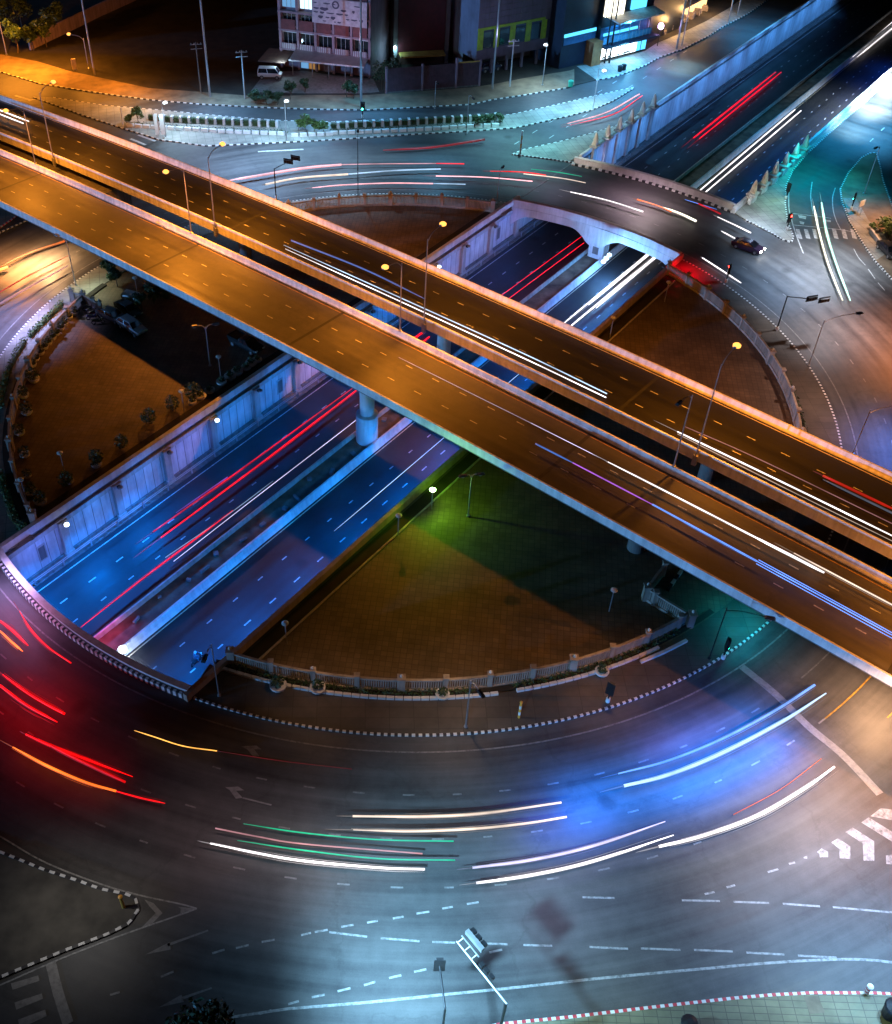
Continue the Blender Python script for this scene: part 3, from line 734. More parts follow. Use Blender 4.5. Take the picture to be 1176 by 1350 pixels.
# ================================================================== LAMPS, SIGNALS
SOD = (1.0, .31, .026); COOL = (.62, .85, 1.0)
M_SODE = emit('sodium_lens', (1.0, .42, .08), 2.6); M_COOLE = emit('cool_lens', (.8, .93, 1.0), 3); M_LENSOFF = simple('lens_off', (.25, .25, .25), .3)
def street_lamp(base, top, arm, rise, label, lens=None, grp=None, r=.11, two=False, mat=None):
    """base point, height of the pole top, horizontal arm vector"""
    mat = mat or M_METAL
    t = thing('street_lamp', label, 'street lamp', base, grp)
    b = MB(); b.lathe(base, [(r * 2.2, 0), (r * 2.2, .12), (r * 1.25, .16)], mat, 10); b.tube([base, Vector((base.x, base.y, top))], r, mat, 8, r * .6); b.build('pole', t)
    for sg in ((1, -1) if two else (1,)):
        a = Vector(arm) * sg; P = Vector((base.x, base.y, top)); e = P + a + Vector((0, 0, rise))
        b = MB(); b.tube(spline([P - Vector((0, 0, .4)), P + a * .35 + Vector((0, 0, rise * .55)), e], 5), r * .5, mat, 6); b.build('arm', t)
        ang = math.atan2(a.y, a.x)
        b = MB(); b.box(e + a.normalized() * .3, (1.0, .36, .2), M_DARKMETAL if lens is None else M_METAL, rz=ang, taper=.7); hd = b.build('lamp_head', t)
        b = MB(); b.lathe(e + a.normalized() * .35 - Vector((0, 0, .26)), [(.05, 0), (.2, .06), (.24, .16)], lens or M_LENSOFF, 10)
        if lens: b.lathe(e + a.normalized() * .35 - Vector((0, 0, .2)), [(.2, 0), (.4, .12), (.42, .3), (.25, .45)], lens, 10)
        b.build('lens', hd)
    return t, e
FLY = []
for k, s in enumerate((-76, -38.8, -.6, 36.8)):
    b0 = DK(s, -.02, .9); wh = ('at the far left, above the ramp', 'second from the left', 'beside the round pillar', 'unlit, towards the lower right')[k]
    t, e = street_lamp(b0, b0.z + (9.2 if k else 8.6), -DM * 2.6, .7, 'tall lamp on the nearer flyover, ' + wh, M_SODE if k < 3 else None, 'lamps of the nearer flyover', .1); FLY.append((e, k < 3, -1))
    b0 = DK(s + (.6 if k else -.9), 3.85, .2); wh = ('at the far left, above the ramp', 'second from the left', 'beside the round pillar', 'brightly lit, towards the lower right')[k]
    t, e = street_lamp(b0, b0.z + (10.6, 10.6, 11.6, 11.8)[k], DM * 2.4, .8, 'tall lamp bracketed to the farther flyover, ' + wh, M_SODE, 'lamps of the farther flyover', .1); FLY.append((e, True, 1))
    b = MB(); b.box(DK(s + (.6 if k else -.9), 3.85, -.3), (.35, .5, 1.3), M_METAL, rz=math.atan2(DM.y, DM.x)); b.build('bracket', t)
g0 = lambda x, y: G(x, y, .14)
def mast(x, y, top, label, r=.14, mat=None, cross=False, grp=None):
    p = g0(x, y); t = thing('utility_pole', label, 'pole', p, grp)
    b = MB(); b.tube([p, Vector((p.x, p.y, top))], r, mat or M_METAL, 8, r * .6); b.build('mast', t)
    if cross:
        b = MB()
        for q in (.4, 1.2): b.box(Vector((p.x, p.y, top - q)), (2.2, .12, .12), M_CONC, rz=R_(10))
        b.build('crossarm', t)
        b = MB()
        for q in (-.9, -.3, .3, .9): b.lathe(Vector((p.x + q, p.y + q * .17, top - .3)), [(.06, 0), (.09, .1), (.04, .2)], M_CONC, 6)
        b.build('insulator', t)
    return t
mast(125, 99, 24, 'very tall slim mast beside the amber street lamp on the left verge', .2)
mast(277, 127.5, 30, 'very tall slim mast rising in front of the dark vacant lot', .22)
mast(476, 141, 30, 'very tall pale mast in front of the apartment block', .22)
mast(649, 117, 27, 'tall slim mast in front of the building with lime pillars', .2)
mast(265, 122, 9.5, 'leaning dark concrete pole just left of the tall mast by the vacant lot', .16, M_CONCD, True)
mast(323, 130, 9.1, 'short concrete pole on the verge right of the vacant lot mast', .15, M_CONC, True)
mast(672, 114, 9, 'concrete pole just right of the mast by the lime pillared building', .16, M_CONC, True)
mast(797, 83, 16, 'dark paired pole in front of the bright blue shop, left one', .18, M_DARKMETAL); mast(803, 83, 16, 'dark paired pole in front of the bright blue shop, right one', .2, M_DARKMETAL)
mast(892, 64, 20, 'tall bluish mast in front of the amber lit shop row', .2); mast(899, 60, 16, 'shorter pole beside the bluish mast of the amber shop row', .15)
mast(960, 28, 14, 'slim pole on the pavement past the amber shop row', .14); mast(972, 19, 14, 'slim pole farthest along the shop pavement', .14)
street_lamp(g0(117, 90), 6.0, Vector((-2.6, .6, 0)), .5, 'amber street lamp glowing on the verge at the upper left', M_SODE)
street_lamp(g0(9, 72), 13, Vector((-1.5, -.6, 0)), .5, 'amber lit lamp among the trees at the far left', M_SODE)
LMPS = {}
for key, x, y, top, arm, rise, lab, lens in (
    ('a', 715, 112, 8.2, (-.6, -2.4, 0), .4, 'grey street lamp on the far pavement near the green bin', M_COOLE),
    ('b', 782, 143, 7.6, (.4, -2.0, 0), .3, 'grey street lamp on the thin tip of the long traffic island', M_COOLE),
    ('c', 219, 180, 6.6, (.8, -1.6, 0), .3, 'slim lamp beside the white banner boards on the long island', M_COOLE),
    ('d', 378, 185, 7.6, (.4, -1.8, 0), .3, 'slim lamp at the front of the bright bushes on the long island', M_COOLE),
    ('e', 615, 176, 7.0, (.5, -1.8, 0), .3, 'slim lamp near the dark end of the long island', None),
    ('f', 472, 258, 9.7, (0, 1.8, 0), .3, 'thin dark lamp pole inside the island kerb behind the flyovers', None),
    ('g', 614, 958, 6.8, (.6, -1.2, 0), .2, 'slim lamp on the footpath at the bottom of the island', None),
    ('h', 289, 917, 7.5, (-.3, -1.4, 0), .2, 'slim lamp by the near corner of the sunken road', None),
    ('i', 100, 376, 7.2, (-1.2, .8, 0), .3, 'thin pole lamp at the upper left corner of the island', None),
    ('j', 1066, 482, 7.0, (4.2, .8, 0), .5, 'long armed lamp leaning out over the right hand side of the ring road', None),
    ('k', 1124, 598, 6.5, (4.0, .6, 0), .3, 'long armed lamp half hidden behind the farther flyover at the right edge', M_SODE),
    ('l', 935, 868, 7.4, (3.4, -.9, 0), -.3, 'long armed lamp over the green lit corner of the island', None),
    ('m', 1139, 255, 8.0, (-.8, -.6, 0), .2, 'thin slanting lamp on the triangular island at the right', None),
    ('n', 573, 143, 5.2, (.2, -1, 0), .2, 'short lamp post on the pavement before the corrugated hoarding', None),
    ('o', 660, 195, 5.2, (.2, -1, 0), .2, 'short dark post on the ring road kerb right of the long island', None),
    ('p', 655, 268, 5.4, (.5, 1.2, 0), .2, 'thin lamp post at the end of the fence behind the flyovers', None)):
    if key == 'o': continue
    t, e = street_lamp(g0(x, y), top, arm, rise, lab, lens, None, .08, mat=M_DARKMETAL if key in 'fl' else None); LMPS[key] = e
street_lamp(g0(277, 482), 6.0, Vector((1.0, .2, 0)), .3, 'twin armed lamp standing in the dark part of the left car park', None, None, .09, True)
street_lamp(g0(617, 680), 6.0, Vector((.6, .1, 0)), .1, 'lamp post on the green lit paving of the near plaza', None, None, .09, True)
M_GLOBEON = emit('globe_green', (.55, 1.0, .35), 25)
def post_lamp(x, y, top, label, on=False):
    p = g0(x, y); t = thing('post_lamp', label, 'post lamp', p)
    b = MB(); b.tube([p, Vector((p.x, p.y, top))], .06, M_METAL, 6); b.build('post', t)
    b = MB(); b.lathe(Vector((p.x, p.y, top)), [(.1, 0), (.34, .22), (.36, .3), (.15, .42)], M_GLOBEON if on else simple('globe_glass', (.5, .48, .42), .3), 10); b.build('lamp_head', t)
    return Vector((p.x, p.y, top))
GRN = post_lamp(569, 671, 2.7, 'short post lamp glowing green beside the planting by the sunken road', True)
for q in ((291, 497, 3.0, 'short post lamp by the far wall in the dark part of the left car park'), (525, 706, 2.8, 'unlit mushroom lamp on the near plaza edge left of the green one'), (378, 848, 2.8, 'unlit mushroom lamp at the lower left end of the near plaza'),
          (243, 543, 3.0, 'short pale post lamp by the shrubs along the far wall'), (86, 625, 3.0, 'short forked post lamp on the brown paving at the left'), (36, 662, 3.2, 'pale post lamp in the lower left corner of the left plaza'), (803, 806, 3.0, 'unlit post lamp in the dark right part of the near plaza'), (182, 392, 3.0, 'short post lamp near the parked cars'), (804, 445, 3.0, 'thin post lamp by the wall on the right hand plaza'), (876, 398, 3.0, 'thin post lamp at the top of the right hand plaza')): post_lamp(*q)
def sig_head(mb, c, ax, lit, n=3, s=.3):
    """a signal housing with its lenses, stacked along ax"""
    pass
M_SIG = {'red': emit('signal_red', (1, .03, .02), 30), 'green': emit('signal_green', (.05, 1, .6), 30), 'off': simple('signal_lens_dark', (.03, .02, .02), .25)}
def signal(base, top, arm, heads, label, lit='off', face=(0, -1, 0), horiz=True, mat=None):
    t = thing('traffic_light', label, 'traffic light', base); mat = mat or M_DARKMETAL
    P = Vector((base.x, base.y, top)); b = MB(); b.tube([base, P], .1, mat, 8, .08); b.lathe(base, [(.2, 0), (.2, .5), (.1, .55)], M_KW, 10); b.build('pole', t)
    arm = Vector(arm)
    if arm.length > .1:
        b = MB(); b.tube([P - Vector((0, 0, .1)), P + arm], .07, mat, 8); b.build('arm', t)
    fa = Vector(face).normalized(); sd = Vector((-fa.y, fa.x, 0)); an = math.atan2(sd.y, sd.x)
    for f in heads:
        c = P + arm * f if arm.length > .1 else P - Vector((0, 0, f))
        b = MB(); size = (1.35, .3, .5) if horiz else (.5, .3, 1.35)
        b.box(c, size, M_DARKMETAL, rz=an); b.box(c + fa * -.12, (size[0] + .3, .04, size[2] + .3), M_DARKMETAL, rz=an); h = b.build('signal_head', t)
        for q, nm in ((-.42, 'red'), (0, 'off'), (.42, 'green')):
            cc = c + fa * .17 + (sd * q if horiz else Vector((0, 0, -q)))
            b = MB(); R = Matrix(((sd.x, fa.x, 0), (sd.y, fa.y, 0), (0, 0, 1)))
            k0 = [cc + sd * (.15 * math.cos(w)) + Vector((0, 0, .15 * math.sin(w))) for w in [i * math.pi / 5 for i in range(10)]]
            b.face(k0, M_SIG[nm] if nm == lit else M_SIG['off']); b.face([p + fa * .02 for p in k0[::-1]], M_SIG[nm] if nm == lit else M_SIG['off']); b.build('lens', h)
    return t
p = G(1024, 435, .14); signal(p, 5.4, (G(1092, 395, 5.4) - G(1039, 389, 5.4)), (.62, .93), 'black overhead traffic light with two heads reaching over the right side of the ring', face=(.3, -1, 0))
p = G(364, 262, .14); signal(p, 5.3, (G(391, 208, 5.6) - G(362, 222, 5.3)), (.62, .95), 'black overhead traffic light with two heads behind the farther flyover', face=(-.4, -1, 0))
p = G(953, 868, .14); signal(p, 2.9, (0, 0, 0), (.7,), 'dark traffic light on the green lit corner of the island', 'green', face=(.9, -.2, 0), horiz=False)
p = G(801, 925, .14); signal(p, 2.8, (0, 0, 0), (.7,), 'small dark traffic light on the lower island footpath', 'off', face=(.6, .8, 0), horiz=False)
p = G(957, 372, .14); signal(p, 2.9, (0, 0, 0), (.7,), 'dark traffic light glowing red at the top right edge of the island', 'red', face=(-.9, .2, 0), horiz=False)
p = G(1122, 276, .15); signal(p, 3.0, (0, 0, 0), (.7,), 'traffic light with a white post foot on the triangular island', 'green', face=(-.8, .5, 0), horiz=False)
p = G(478, 155, .15); signal(p, 2.8, (0, 0, 0), (.6,), 'small traffic light glowing green on the long island before the apartment block', 'green', face=(-.2, -1, 0), horiz=False)
p = G(1036, 262, .16); signal(p, 2.8, (0, 0, 0), (.7,), 'dark traffic light on the kerb of the slip road plaza', 'off', face=(.9, .2, 0), horiz=False)
p = G(1037, 303, .16); signal(p, 2.8, (0, 0, 0), (.7,), 'traffic light with a red lens at the tip of the slip road plaza', 'red', face=(.5, -.8, 0), horiz=False)
p = G(587, 1329, 6.0); p.z = .15; signal(p, 6.0, (G(579, 1268, 6.0) - G(587, 1329, 6.0)), (.95,), 'thin black traffic light with one vertical head at the bottom edge', face=(0, 1, 0), horiz=False)
p = G(667, 1322, 6.5); p.z = .15; t = thing('signal_gantry', 'bottom edge signal mast whose long bent arm carries a white backed lamp box', 'signal gantry', p)
P = Vector((p.x, p.y, 6.5)); E_ = G(602, 1241, 6.7); av = E_ - P
b = MB(); b.tube([p, P], .13, M_DARKMETAL, 10, .11); b.build('pole', t); b = MB(); b.tube([P - av * .02, P + av], .085, M_METAL, 8, .06); b.build('arm', t)
an = math.atan2(av.y, av.x); sd = Vector((av.y, -av.x, 0)).normalized()
b = MB(); b.tube([P + av * .66 + sd * .55, P + av * 1.02 + sd * .55], .05, M_METAL, 6)
for q in (.7, .84, .98): b.tube([P + av * q, P + av * q + sd * .55], .04, M_KW, 6)
b.build('bracket', t)
b = MB(); c = P + av * .86 + sd * 1.05; b.box(c, (1.7, .3, .45), M_METAL, rz=an); hb = b.build('lamp_box', t)
b = MB()
for q in (-.55, 0, .55): b.box(c + av.normalized() * q + sd * .34, (.4, .34, .36), M_DARKMETAL, rz=an)
b.build('visor', hb)
b = MB(); c = P + av * .48 + sd * .35
for q in (-.6, -.1, .4): b.box(c + av.normalized() * q, (.35, .3, .3), M_DARKMETAL, rz=an)
b.build('signal_head', t)
# warning bollards and small posts
def bollard(x, y, top, label, colA, colB, r=.14):
    p = g0(x, y); t = thing('bollard', label, 'bollard', p)
    b = MB(); n = 5
    for k in range(n): b.lathe(p + Vector((0, 0, top * k / n)), [(r, 0), (r, top / n)], colA if k % 2 else colB, 10)
    b.build('post', t); b = MB(); b.lathe(p + Vector((0, 0, top)), [(r * 1.3, 0), (r * 1.3, .1), (r * .4, .2)], colB, 10); b.build('cap', t)
M_AMB = simple('amber_paint', (.6, .27, .03), .5)
bollard(686, 200, 3.6, 'tall striped marker post at the tip of the ring road corner island', M_AMB, M_KW); bollard(163, 1196, 1.6, 'orange marker post at the rounded tip of the dark lower left island', M_AMB, M_AMB); bollard(684, 946, 2.2, 'orange topped white marker post on the lower footpath', M_KW, M_AMB, .11); bollard(163, 169, 3.5, 'slim white post at the left end of the long island', M_KW, M_KW, .1)
bollard(1142, 1308, .9, 'pink and white marker on the red and white kerb at the bottom right', M_KR, M_KW, .18)
# bins
def bin_(x, y, label, mat, s=1.0):
    p = g0(x, y); t = thing('litter_bin', label, 'litter bin', p); b = MB(); b.lathe(p, [(.42 * s, 0), (.52 * s, 1.0 * s)], mat, 14); b.build('body', t); b = MB(); b.lathe(p + Vector((0, 0, 1.0 * s)), [(.56 * s, 0), (.5 * s, .12 * s), (.2 * s, .25 * s)], mat, 14); b.build('lid', t)
bin_(752, 114, 'green bin at the end of the far pavement kerb', simple('bin_green', (.02, .3, .18), .5)); bin_(1172, 1338, 'black bin at the bottom right corner of the photo', M_DARKMETAL, 1.3); bin_(905, 1356, 'black bin half cut off by the bottom edge', M_DARKMETAL, 1.1)
bin_(817, 94, 'left dark bin of two on the shop pavement', M_DARKMETAL); bin_(822, 92, 'right dark bin of two on the shop pavement', M_DARKMETAL)
# ================================================================== VEHICLES
def car(loc, heading, label, col, kind='saloon', lit=False, cat='car', tail=False):
    t = thing({'pickup': 'pickup_truck', 'suv': 'parked_car', 'van': 'parked_van'}.get(kind, 'parked_car'), label, cat, loc)
    pm = simple('car_paint_%s' % '_'.join('%02d' % int(c * 99) for c in col), col, .25, .15, .04, spec=.6)
    dz = {'saloon': 0, 'suv': .18, 'pickup': .2, 'van': .25}[kind]
    L, Wd = (4.7, 1.82) if kind != 'pickup' else (5.2, 1.85)
    def sect(xs, zs, w, inset=0): return [(x, y, z) for x, z in zip(xs, zs) for y in (-w, w)]
    # body: lofted cross sections nose (+x) to tail
    st = [(L / 2, .42, .62, .78), (L / 2 - .15, .3, .78, .88), (L / 2 - 1.1, .26, .93, .91), (L / 2 - 1.35, .26, .98, .91), (-L / 2 + 1.0, .26, 1.02, .91), (-L / 2 + .12, .3, 1.0, .86), (-L / 2, .45, .82, .8)]
    b = MB(); rings = []
    for x, z0, z1, w in st: rings.append([Vector((x, -w * .94, z0 + dz)), Vector((x, w * .94, z0 + dz)), Vector((x, w, (z0 + z1) / 2 + dz)), Vector((x, w * .93, z1 + dz)), Vector((x, -w * .93, z1 + dz)), Vector((x, -w, (z0 + z1) / 2 + dz))])
    for a, c in zip(rings, rings[1:]):
        for q in range(6): b.face([a[q], c[q], c[(q + 1) % 6], a[(q + 1) % 6]], pm)
    b.face(rings[0], pm); b.face(rings[-1][::-1], pm)
    if kind == 'pickup':
        for y in (-.86, .86): b.box((-1.6, y, 1.22), (2.0, .07, .42), pm)
        b.box((-2.57, 0, 1.22), (.07, 1.72, .42), pm); b.box((-1.6, 0, 1.25), (1.9, 1.6, .04), M_DARKMETAL)
    body = b.build('body', t, world=False)
    z0, z1 = 1.0 + dz, {'saloon': 1.42, 'suv': 1.55, 'pickup': 1.52, 'van': 1.9}[kind] + dz * .9
    x = {'saloon': (1.25, .45, -1.1, -1.75), 'suv': (1.25, .55, -1.7, -2.2), 'pickup': (1.25, .6, -.45, -.62), 'van': (1.9, 1.3, -2.1, -2.25)}[kind]
    b = MB(); P = [Vector((x[0], -.84, z0)), Vector((x[0], .84, z0)), Vector((x[3], .84, z0)), Vector((x[3], -.84, z0)), Vector((x[1], -.68, z1 - .04)), Vector((x[1], .68, z1 - .04)), Vector((x[2], .68, z1 - .04)), Vector((x[2], -.68, z1 - .04))]
    b.hexa([P[0], P[3], P[2], P[1], P[4], P[7], P[6], P[5]], M_GLASS); b.build('window', t, world=False)
    b = MB(); b.hexa([Vector((x[1] + .05, -.71, z1 - .05)), Vector((x[2] - .05, -.71, z1 - .05)), Vector((x[2] - .05, .71, z1 - .05)), Vector((x[1] + .05, .71, z1 - .05)), Vector((x[1] - .1, -.6, z1 + .03)), Vector((x[2] + .1, -.6, z1 + .03)), Vector((x[2] + .1, .6, z1 + .03)), Vector((x[1] - .1, .6, z1 + .03))], pm)
    for sg in (-1, 1):
        for xa, xb in ((x[0], x[1]), (x[3], x[2]), ((x[0] + x[3]) / 2 - .1, (x[1] + x[2]) / 2 - .1)): b.tube([(xa, sg * .85, z0), (xb, sg * .7, z1 - .03)], .05, pm, 5)
    b.build('roof', t, world=False, smooth=False)
    for wx in (L / 2 - .85, -L / 2 + .85):
        for sg in (-1, 1):
            b = MB(); n = 16; r = .33 + dz * .25
            ring = lambda yy, rad: [Vector((wx + rad * math.cos(w), yy, r + rad * math.sin(w))) for w in [i * 2 * math.pi / n for i in range(n)]]
            A, B_ = ring(sg * .66, r), ring(sg * .9, r)
            for q in range(n): b.face([A[q], A[(q + 1) % n], B_[(q + 1) % n], B_[q]], M_TYRE)
            b.face(A, M_TYRE); b.face(B_[::-1], M_TYRE); w_ = b.build('wheel', t, world=False)
            b = MB(); b.face([p + Vector((0, sg * .012, 0)) for p in ring(sg * .9, r * .62)], M_METAL); b.build('rim', w_, world=False)
    he, te = emit('headlight_on', (1, .97, .9), 60), emit('taillight_on', (1, .03, .02), 12)
    for sg in (-1, 1):
        b = MB(); b.box((L / 2 - .03, sg * .62, .68 + dz), (.12, .34, .16), he if lit else simple('headlight_glass', (.5, .5, .5), .15)); b.build('headlight', t, world=False)
        b = MB(); b.box((-L / 2 + .02, sg * .66, .8 + dz), (.1, .26, .2), te if tail else simple('taillight_glass', (.25, .01, .01), .2)); b.build('taillight', t, world=False)
    t.rotation_euler = (0, 0, heading)
    return t
def hd(a, b): q = G(*b) - G(*a); return math.atan2(q.y, q.x)
def gz(x, y, z): return G(x, y, z)
car(gz(175, 436, .06), hd((160, 426), (190, 444)), 'white estate car parked nose out in the shade of the flyover', (.3, .31, .34), 'suv')
car(gz(148, 420, .06), hd((138, 414), (160, 424)), 'silver grey car parked left of the white estate car', (.13, .14, .15), 'saloon')
car(gz(170, 412, .06), hd((158, 404), (182, 420)), 'dark car parked behind the white estate car', (.04, .045, .05), 'saloon')
car(gz(325, 459, .06), hd((303, 447), (342, 467)), 'dark pickup truck standing by the far wall under the flyover edge', (.02, .022, .025), 'pickup', cat='pickup truck')
car(gz(985, 329, .02), hd((965, 320), (1003, 333)), 'dark purple car with blazing headlights at the right of the ring road', (.04, .02, .045), 'saloon', True)
car(gz(1170, 334, .16), hd((1160, 322), (1180, 342)), 'dark parked car beside the flower bed at the right edge', (.03, .03, .035), 'saloon')
car(gz(356, 103, .13), hd((340, 103), (372, 104)), 'white van gleaming under a lamp left of the apartment forecourt', (.75, .78, .8), 'van', cat='van')
car(gz(645, 93, .13), hd((635, 95), (655, 91)), 'dark car with a blue glint beside the hoarding', (.03, .04, .07), 'suv')
t = thing('trailer', 'pale box trailer parked near the fence gate of the left car park', 'trailer', gz(174, 401, .06))
c = gz(174, 401, .06); b = MB(); b.box(c + Vector((0, 0, 1.1)), (2.2, 1.5, 1.3), M_KW, rz=R_(-25)); b.build('body', t, bevel=.04)
b = MB()
for q in (-.8, .8): b.lathe(c + Matrix.Rotation(R_(-25), 3, 'Z') @ Vector((0, q, 0)), [(.3, 0), (.3, .5)], M_TYRE, 10)
b.build('wheel', t)
def motorbike(loc, heading, label, col, grp='motorbikes by the gate', rider=False):
    t = thing('motorbike', label, 'motorbike', loc, grp); pm = simple('bike_%02d_%02d' % (int(col[0] * 99), int(col[2] * 99)), col, .35)
    for x in (-.62, .62):
        b = MB(); pts = [Vector((x + .25 * math.cos(w), 0, .3 + .25 * math.sin(w))) for w in [i * 2 * math.pi / 12 for i in range(13)]]; b.tube(pts, .055, M_TYRE, 6); b.build('wheel', t, world=False)
    b = MB(); b.hexa([Vector(p) for p in ((-.75, -.13, .5), (.3, -.13, .35), (.3, .13, .35), (-.75, .13, .5), (-.8, -.1, .72), (.25, -.12, .62), (.25, .12, .62), (-.8, .1, .72))], pm); b.tube([(.3, 0, .5), (.5, 0, .95)], .09, pm, 6); b.tube([(.62, 0, .3), (.48, 0, .95)], .04, M_METAL, 6); b.build('body', t, world=False)
    b = MB(); b.box((-.3, 0, .78), (.75, .24, .1), M_DARKMETAL); b.build('seat', t, world=False)
    b = MB(); b.tube([(.42, -.33, 1.02), (.5, 0, .98), (.42, .33, 1.02)], .025, M_METAL, 6); b.build('handlebar', t, world=False)
    b = MB(); b.lathe((.56, 0, .86), [(.07, 0), (.1, .05), (.07, .12)], simple('headlight_glass', (.5, .5, .5), .15), 8); b.build('headlight', t, world=False)
    t.rotation_euler = (0, 0, heading); return t
mb0 = None
for k, (x, y, l) in enumerate(((118, 409, 'black motorbike next to the gate post of the left car park'), (122, 412, 'silver motorbike second from the gate post'), (126, 416, 'dark red motorbike third from the gate post'), (123, 421, 'blue motorbike standing nearest the brown paving'), (130, 427, 'black motorbike alone on the brown paving edge'), (110, 404, 'grey motorbike in the fence corner'))):
    motorbike(gz(x, y, .06), hd((110, 400), (125, 415)) + 1.3 + random.uniform(-.2, .2), l, ((.02, .02, .02), (.4, .4, .42), (.2, .02, .02), (.03, .06, .3), (.03, .03, .03), (.2, .2, .2))[k])
m_ = motorbike(gz(261, 873, -5.97), A_U, 'dark motorbike with a rider in the near lane of the sunken road', (.03, .03, .03), None)
def rider(loc, heading):
    V = [(0, 0, .86), (.02, 0, 1.1), (.1, 0, 1.38), (.13, 0, 1.5), (.16, 0, 1.66), (.12, .2, 1.36), (.3, .24, 1.18), (.46, .3, 1.05), (.12, -.2, 1.36), (.3, -.24, 1.18), (.46, -.3, 1.05), (.02, .13, .84), (.4, .17, .76), (.22, .16, .38), (.32, .16, .34), (.02, -.13, .84), (.4, -.17, .76), (.22, -.16, .38), (.32, -.16, .34)]
    E = [(0, 1), (1, 2), (2, 3), (3, 4), (2, 5), (5, 6), (6, 7), (2, 8), (8, 9), (9, 10), (0, 11), (11, 12), (12, 13), (13, 14), (0, 15), (15, 16), (16, 17), (17, 18)]
    rd = [.15, .15, .17, .07, .12, .08, .055, .045, .08, .055, .045, .1, .08, .06, .05, .1, .08, .06, .05]
    me = bpy.data.meshes.new('person'); me.from_pydata([(x - .3, y, z) for x, y, z in V], E, []); o = bpy.data.objects.new('person', me); COL.objects.link(o)
    sk_ = o.modifiers.new('skin', 'SKIN'); sl = me.skin_vertices[0].data
    for k, r in enumerate(rd): sl[k].radius = (r, r)
    sl[0].use_root = True
    o.modifiers.new('sub', 'SUBSURF').render_levels = 1; me.materials.append(simple('rider_clothes', (.05, .05, .07), .8)); o.location = loc; o.rotation_euler = (0, 0, heading)
    b = MB(); b.lathe((-.14, 0, 1.55), [(.08, 0), (.15, .08), (.16, .18), (.1, .28), (.03, .31)], simple('helmet_grey', (.3, .3, .32), .3), 12); h = b.build('helmet', o, world=False)
    tag(o, 'rider in dark clothes and grey helmet seated on the motorbike in the sunken road', 'person')
rider(gz(261, 873, -5.97), A_U)
# ================================================================== PLANTS
rng = random.Random(11)
def make_pot():
    t = thing('potted_shrub', 'round clipped shrub in a white half moon bowl beside the left fence', 'potted shrub', (0, 0, 0), 'potted shrubs along the left fence')
    b = MB(); b.lathe((0, 0, 0), [(.28, 0), (.42, .2), (.5, .42), (.5, .5)], M_KW, 14); b.lathe((0, 0, .46), [(.44, 0), (.44, .05)], M_SOIL, 14); b.build('bowl', t, world=False)
    b = MB(); b.leaves((0, 0, .85), (.5, .5, .45), 110, .13, M_LEAFD, rng); b.build('foliage', t, world=False); return t
S7 = lambda x, y: (x * .2222, 400 + y * .2222)
pot = make_pot(); first = True
for x, y in ((440, 60), (405, 87), (380, 125), (357, 152), (333, 182), (308, 208), (285, 237), (262, 263), (237, 297), (213, 332), (190, 368), (172, 402), (150, 438)):
    p = G(*S7(x + 8, y + 6), .06)
    if first: pot.location = p; first = False
    else: dup(pot, p, rng.uniform(0, 6), scale=rng.uniform(.7, 1.15))
def make_bush(label, grp, r, h, n, mat, pot_=True):
    t = thing('potted_bush' if pot_ else 'shrub', label, 'bush', (0, 0, 0), grp)
    if pot_:
        b = MB(); b.lathe((0, 0, 0), [(.5, 0), (.7, .25), (.75, .5)], M_KW, 14); b.build('bowl', t, world=False)
    b = MB(); b.leaves((0, 0, h * .55 + (.3 if pot_ else 0)), (r, r, h * .5), n, .17, mat, rng); b.tube([(0, 0, 0), (0, 0, h * .7)], .06, M_BARK, 5); b.build('foliage', t, world=False); return t
bb = make_bush('large dark bush in a white bowl on the brown paving near the left fence', 'bushes in bowls on the left plaza', .85, 1.4, 200, M_LEAFD); first = True
for x, y in ((205, 462), (143, 556), (162, 655), (120, 776), (150, 908), (165, 1030), (185, 1130), (245, 1188), (410, 1065), (575, 965)):
    p = G(*S7(x, y), .06)
    if first: bb.location = p; first = False
    else: dup(bb, p, rng.uniform(0, 6), scale=rng.uniform(.65, 1.1))
bw = make_bush('small dark shrub in a white pot along the far wall of the car park', 'pots along the far wall', .45, .8, 90, M_LEAFD); first = True
for x, y in ((265, 524.5), (277, 517), (292.5, 506), (303.6, 499.5), (313, 493), (325, 486.5), (331.6, 481), (339.6, 476.5), (254, 532)):
    p = G(x, y, .06)
    if first: bw.location = p; first = False
    else: dup(bw, p, rng.uniform(0, 6), scale=rng.uniform(.6, 1.2))
bt = make_bush('dark bushy shrub growing by the far wall of the left plaza', 'shrubs by the far wall', 1.0, 2.0, 320, M_LEAFD, False); first = True
for x, y in ((197, 558), (228, 540), (161, 590), (128, 610), (255, 525), (88, 640)):
    p = G(x, y, .06)
    if first: bt.location = p; first = False
    else: dup(bt, p, rng.uniform(0, 6), scale=rng.uniform(.8, 1.1))
def hedge(pts, w, h, label, mat, dens=26, z=.15, size=.16):
    P = resample(GS(pts, z), .5); t = thing('hedge', label, 'hedge', P[0]); b = MB(); r2 = random.Random(len(label))
    for p in P: b.leaves(p + Vector((0, 0, h * .55)), (w * .6, w * .6, h * .55), dens, size, mat, r2)
    b.sweep(P, [(-w * .3, 0), (w * .3, 0), (w * .25, h * .6), (-w * .25, h * .6)], M_LEAFD); b.build('foliage', t); return t
hedge([(82, 403), (67, 418), (51, 433), (40, 445)], .8, .9, 'bright clipped hedge along the upper outside of the left fence', M_LEAF)
hedge([(33, 452), (24, 466), (15, 483), (8, 503), (3, 525), (1, 540)], .8, .9, 'dark clipped hedge along the middle outside of the left fence', M_LEAF)
hedge([(2, 628), (6, 645), (12, 665), (20, 688)], .9, 1.0, 'yellow green hedge at the lower end of the left fence', M_LEAF)
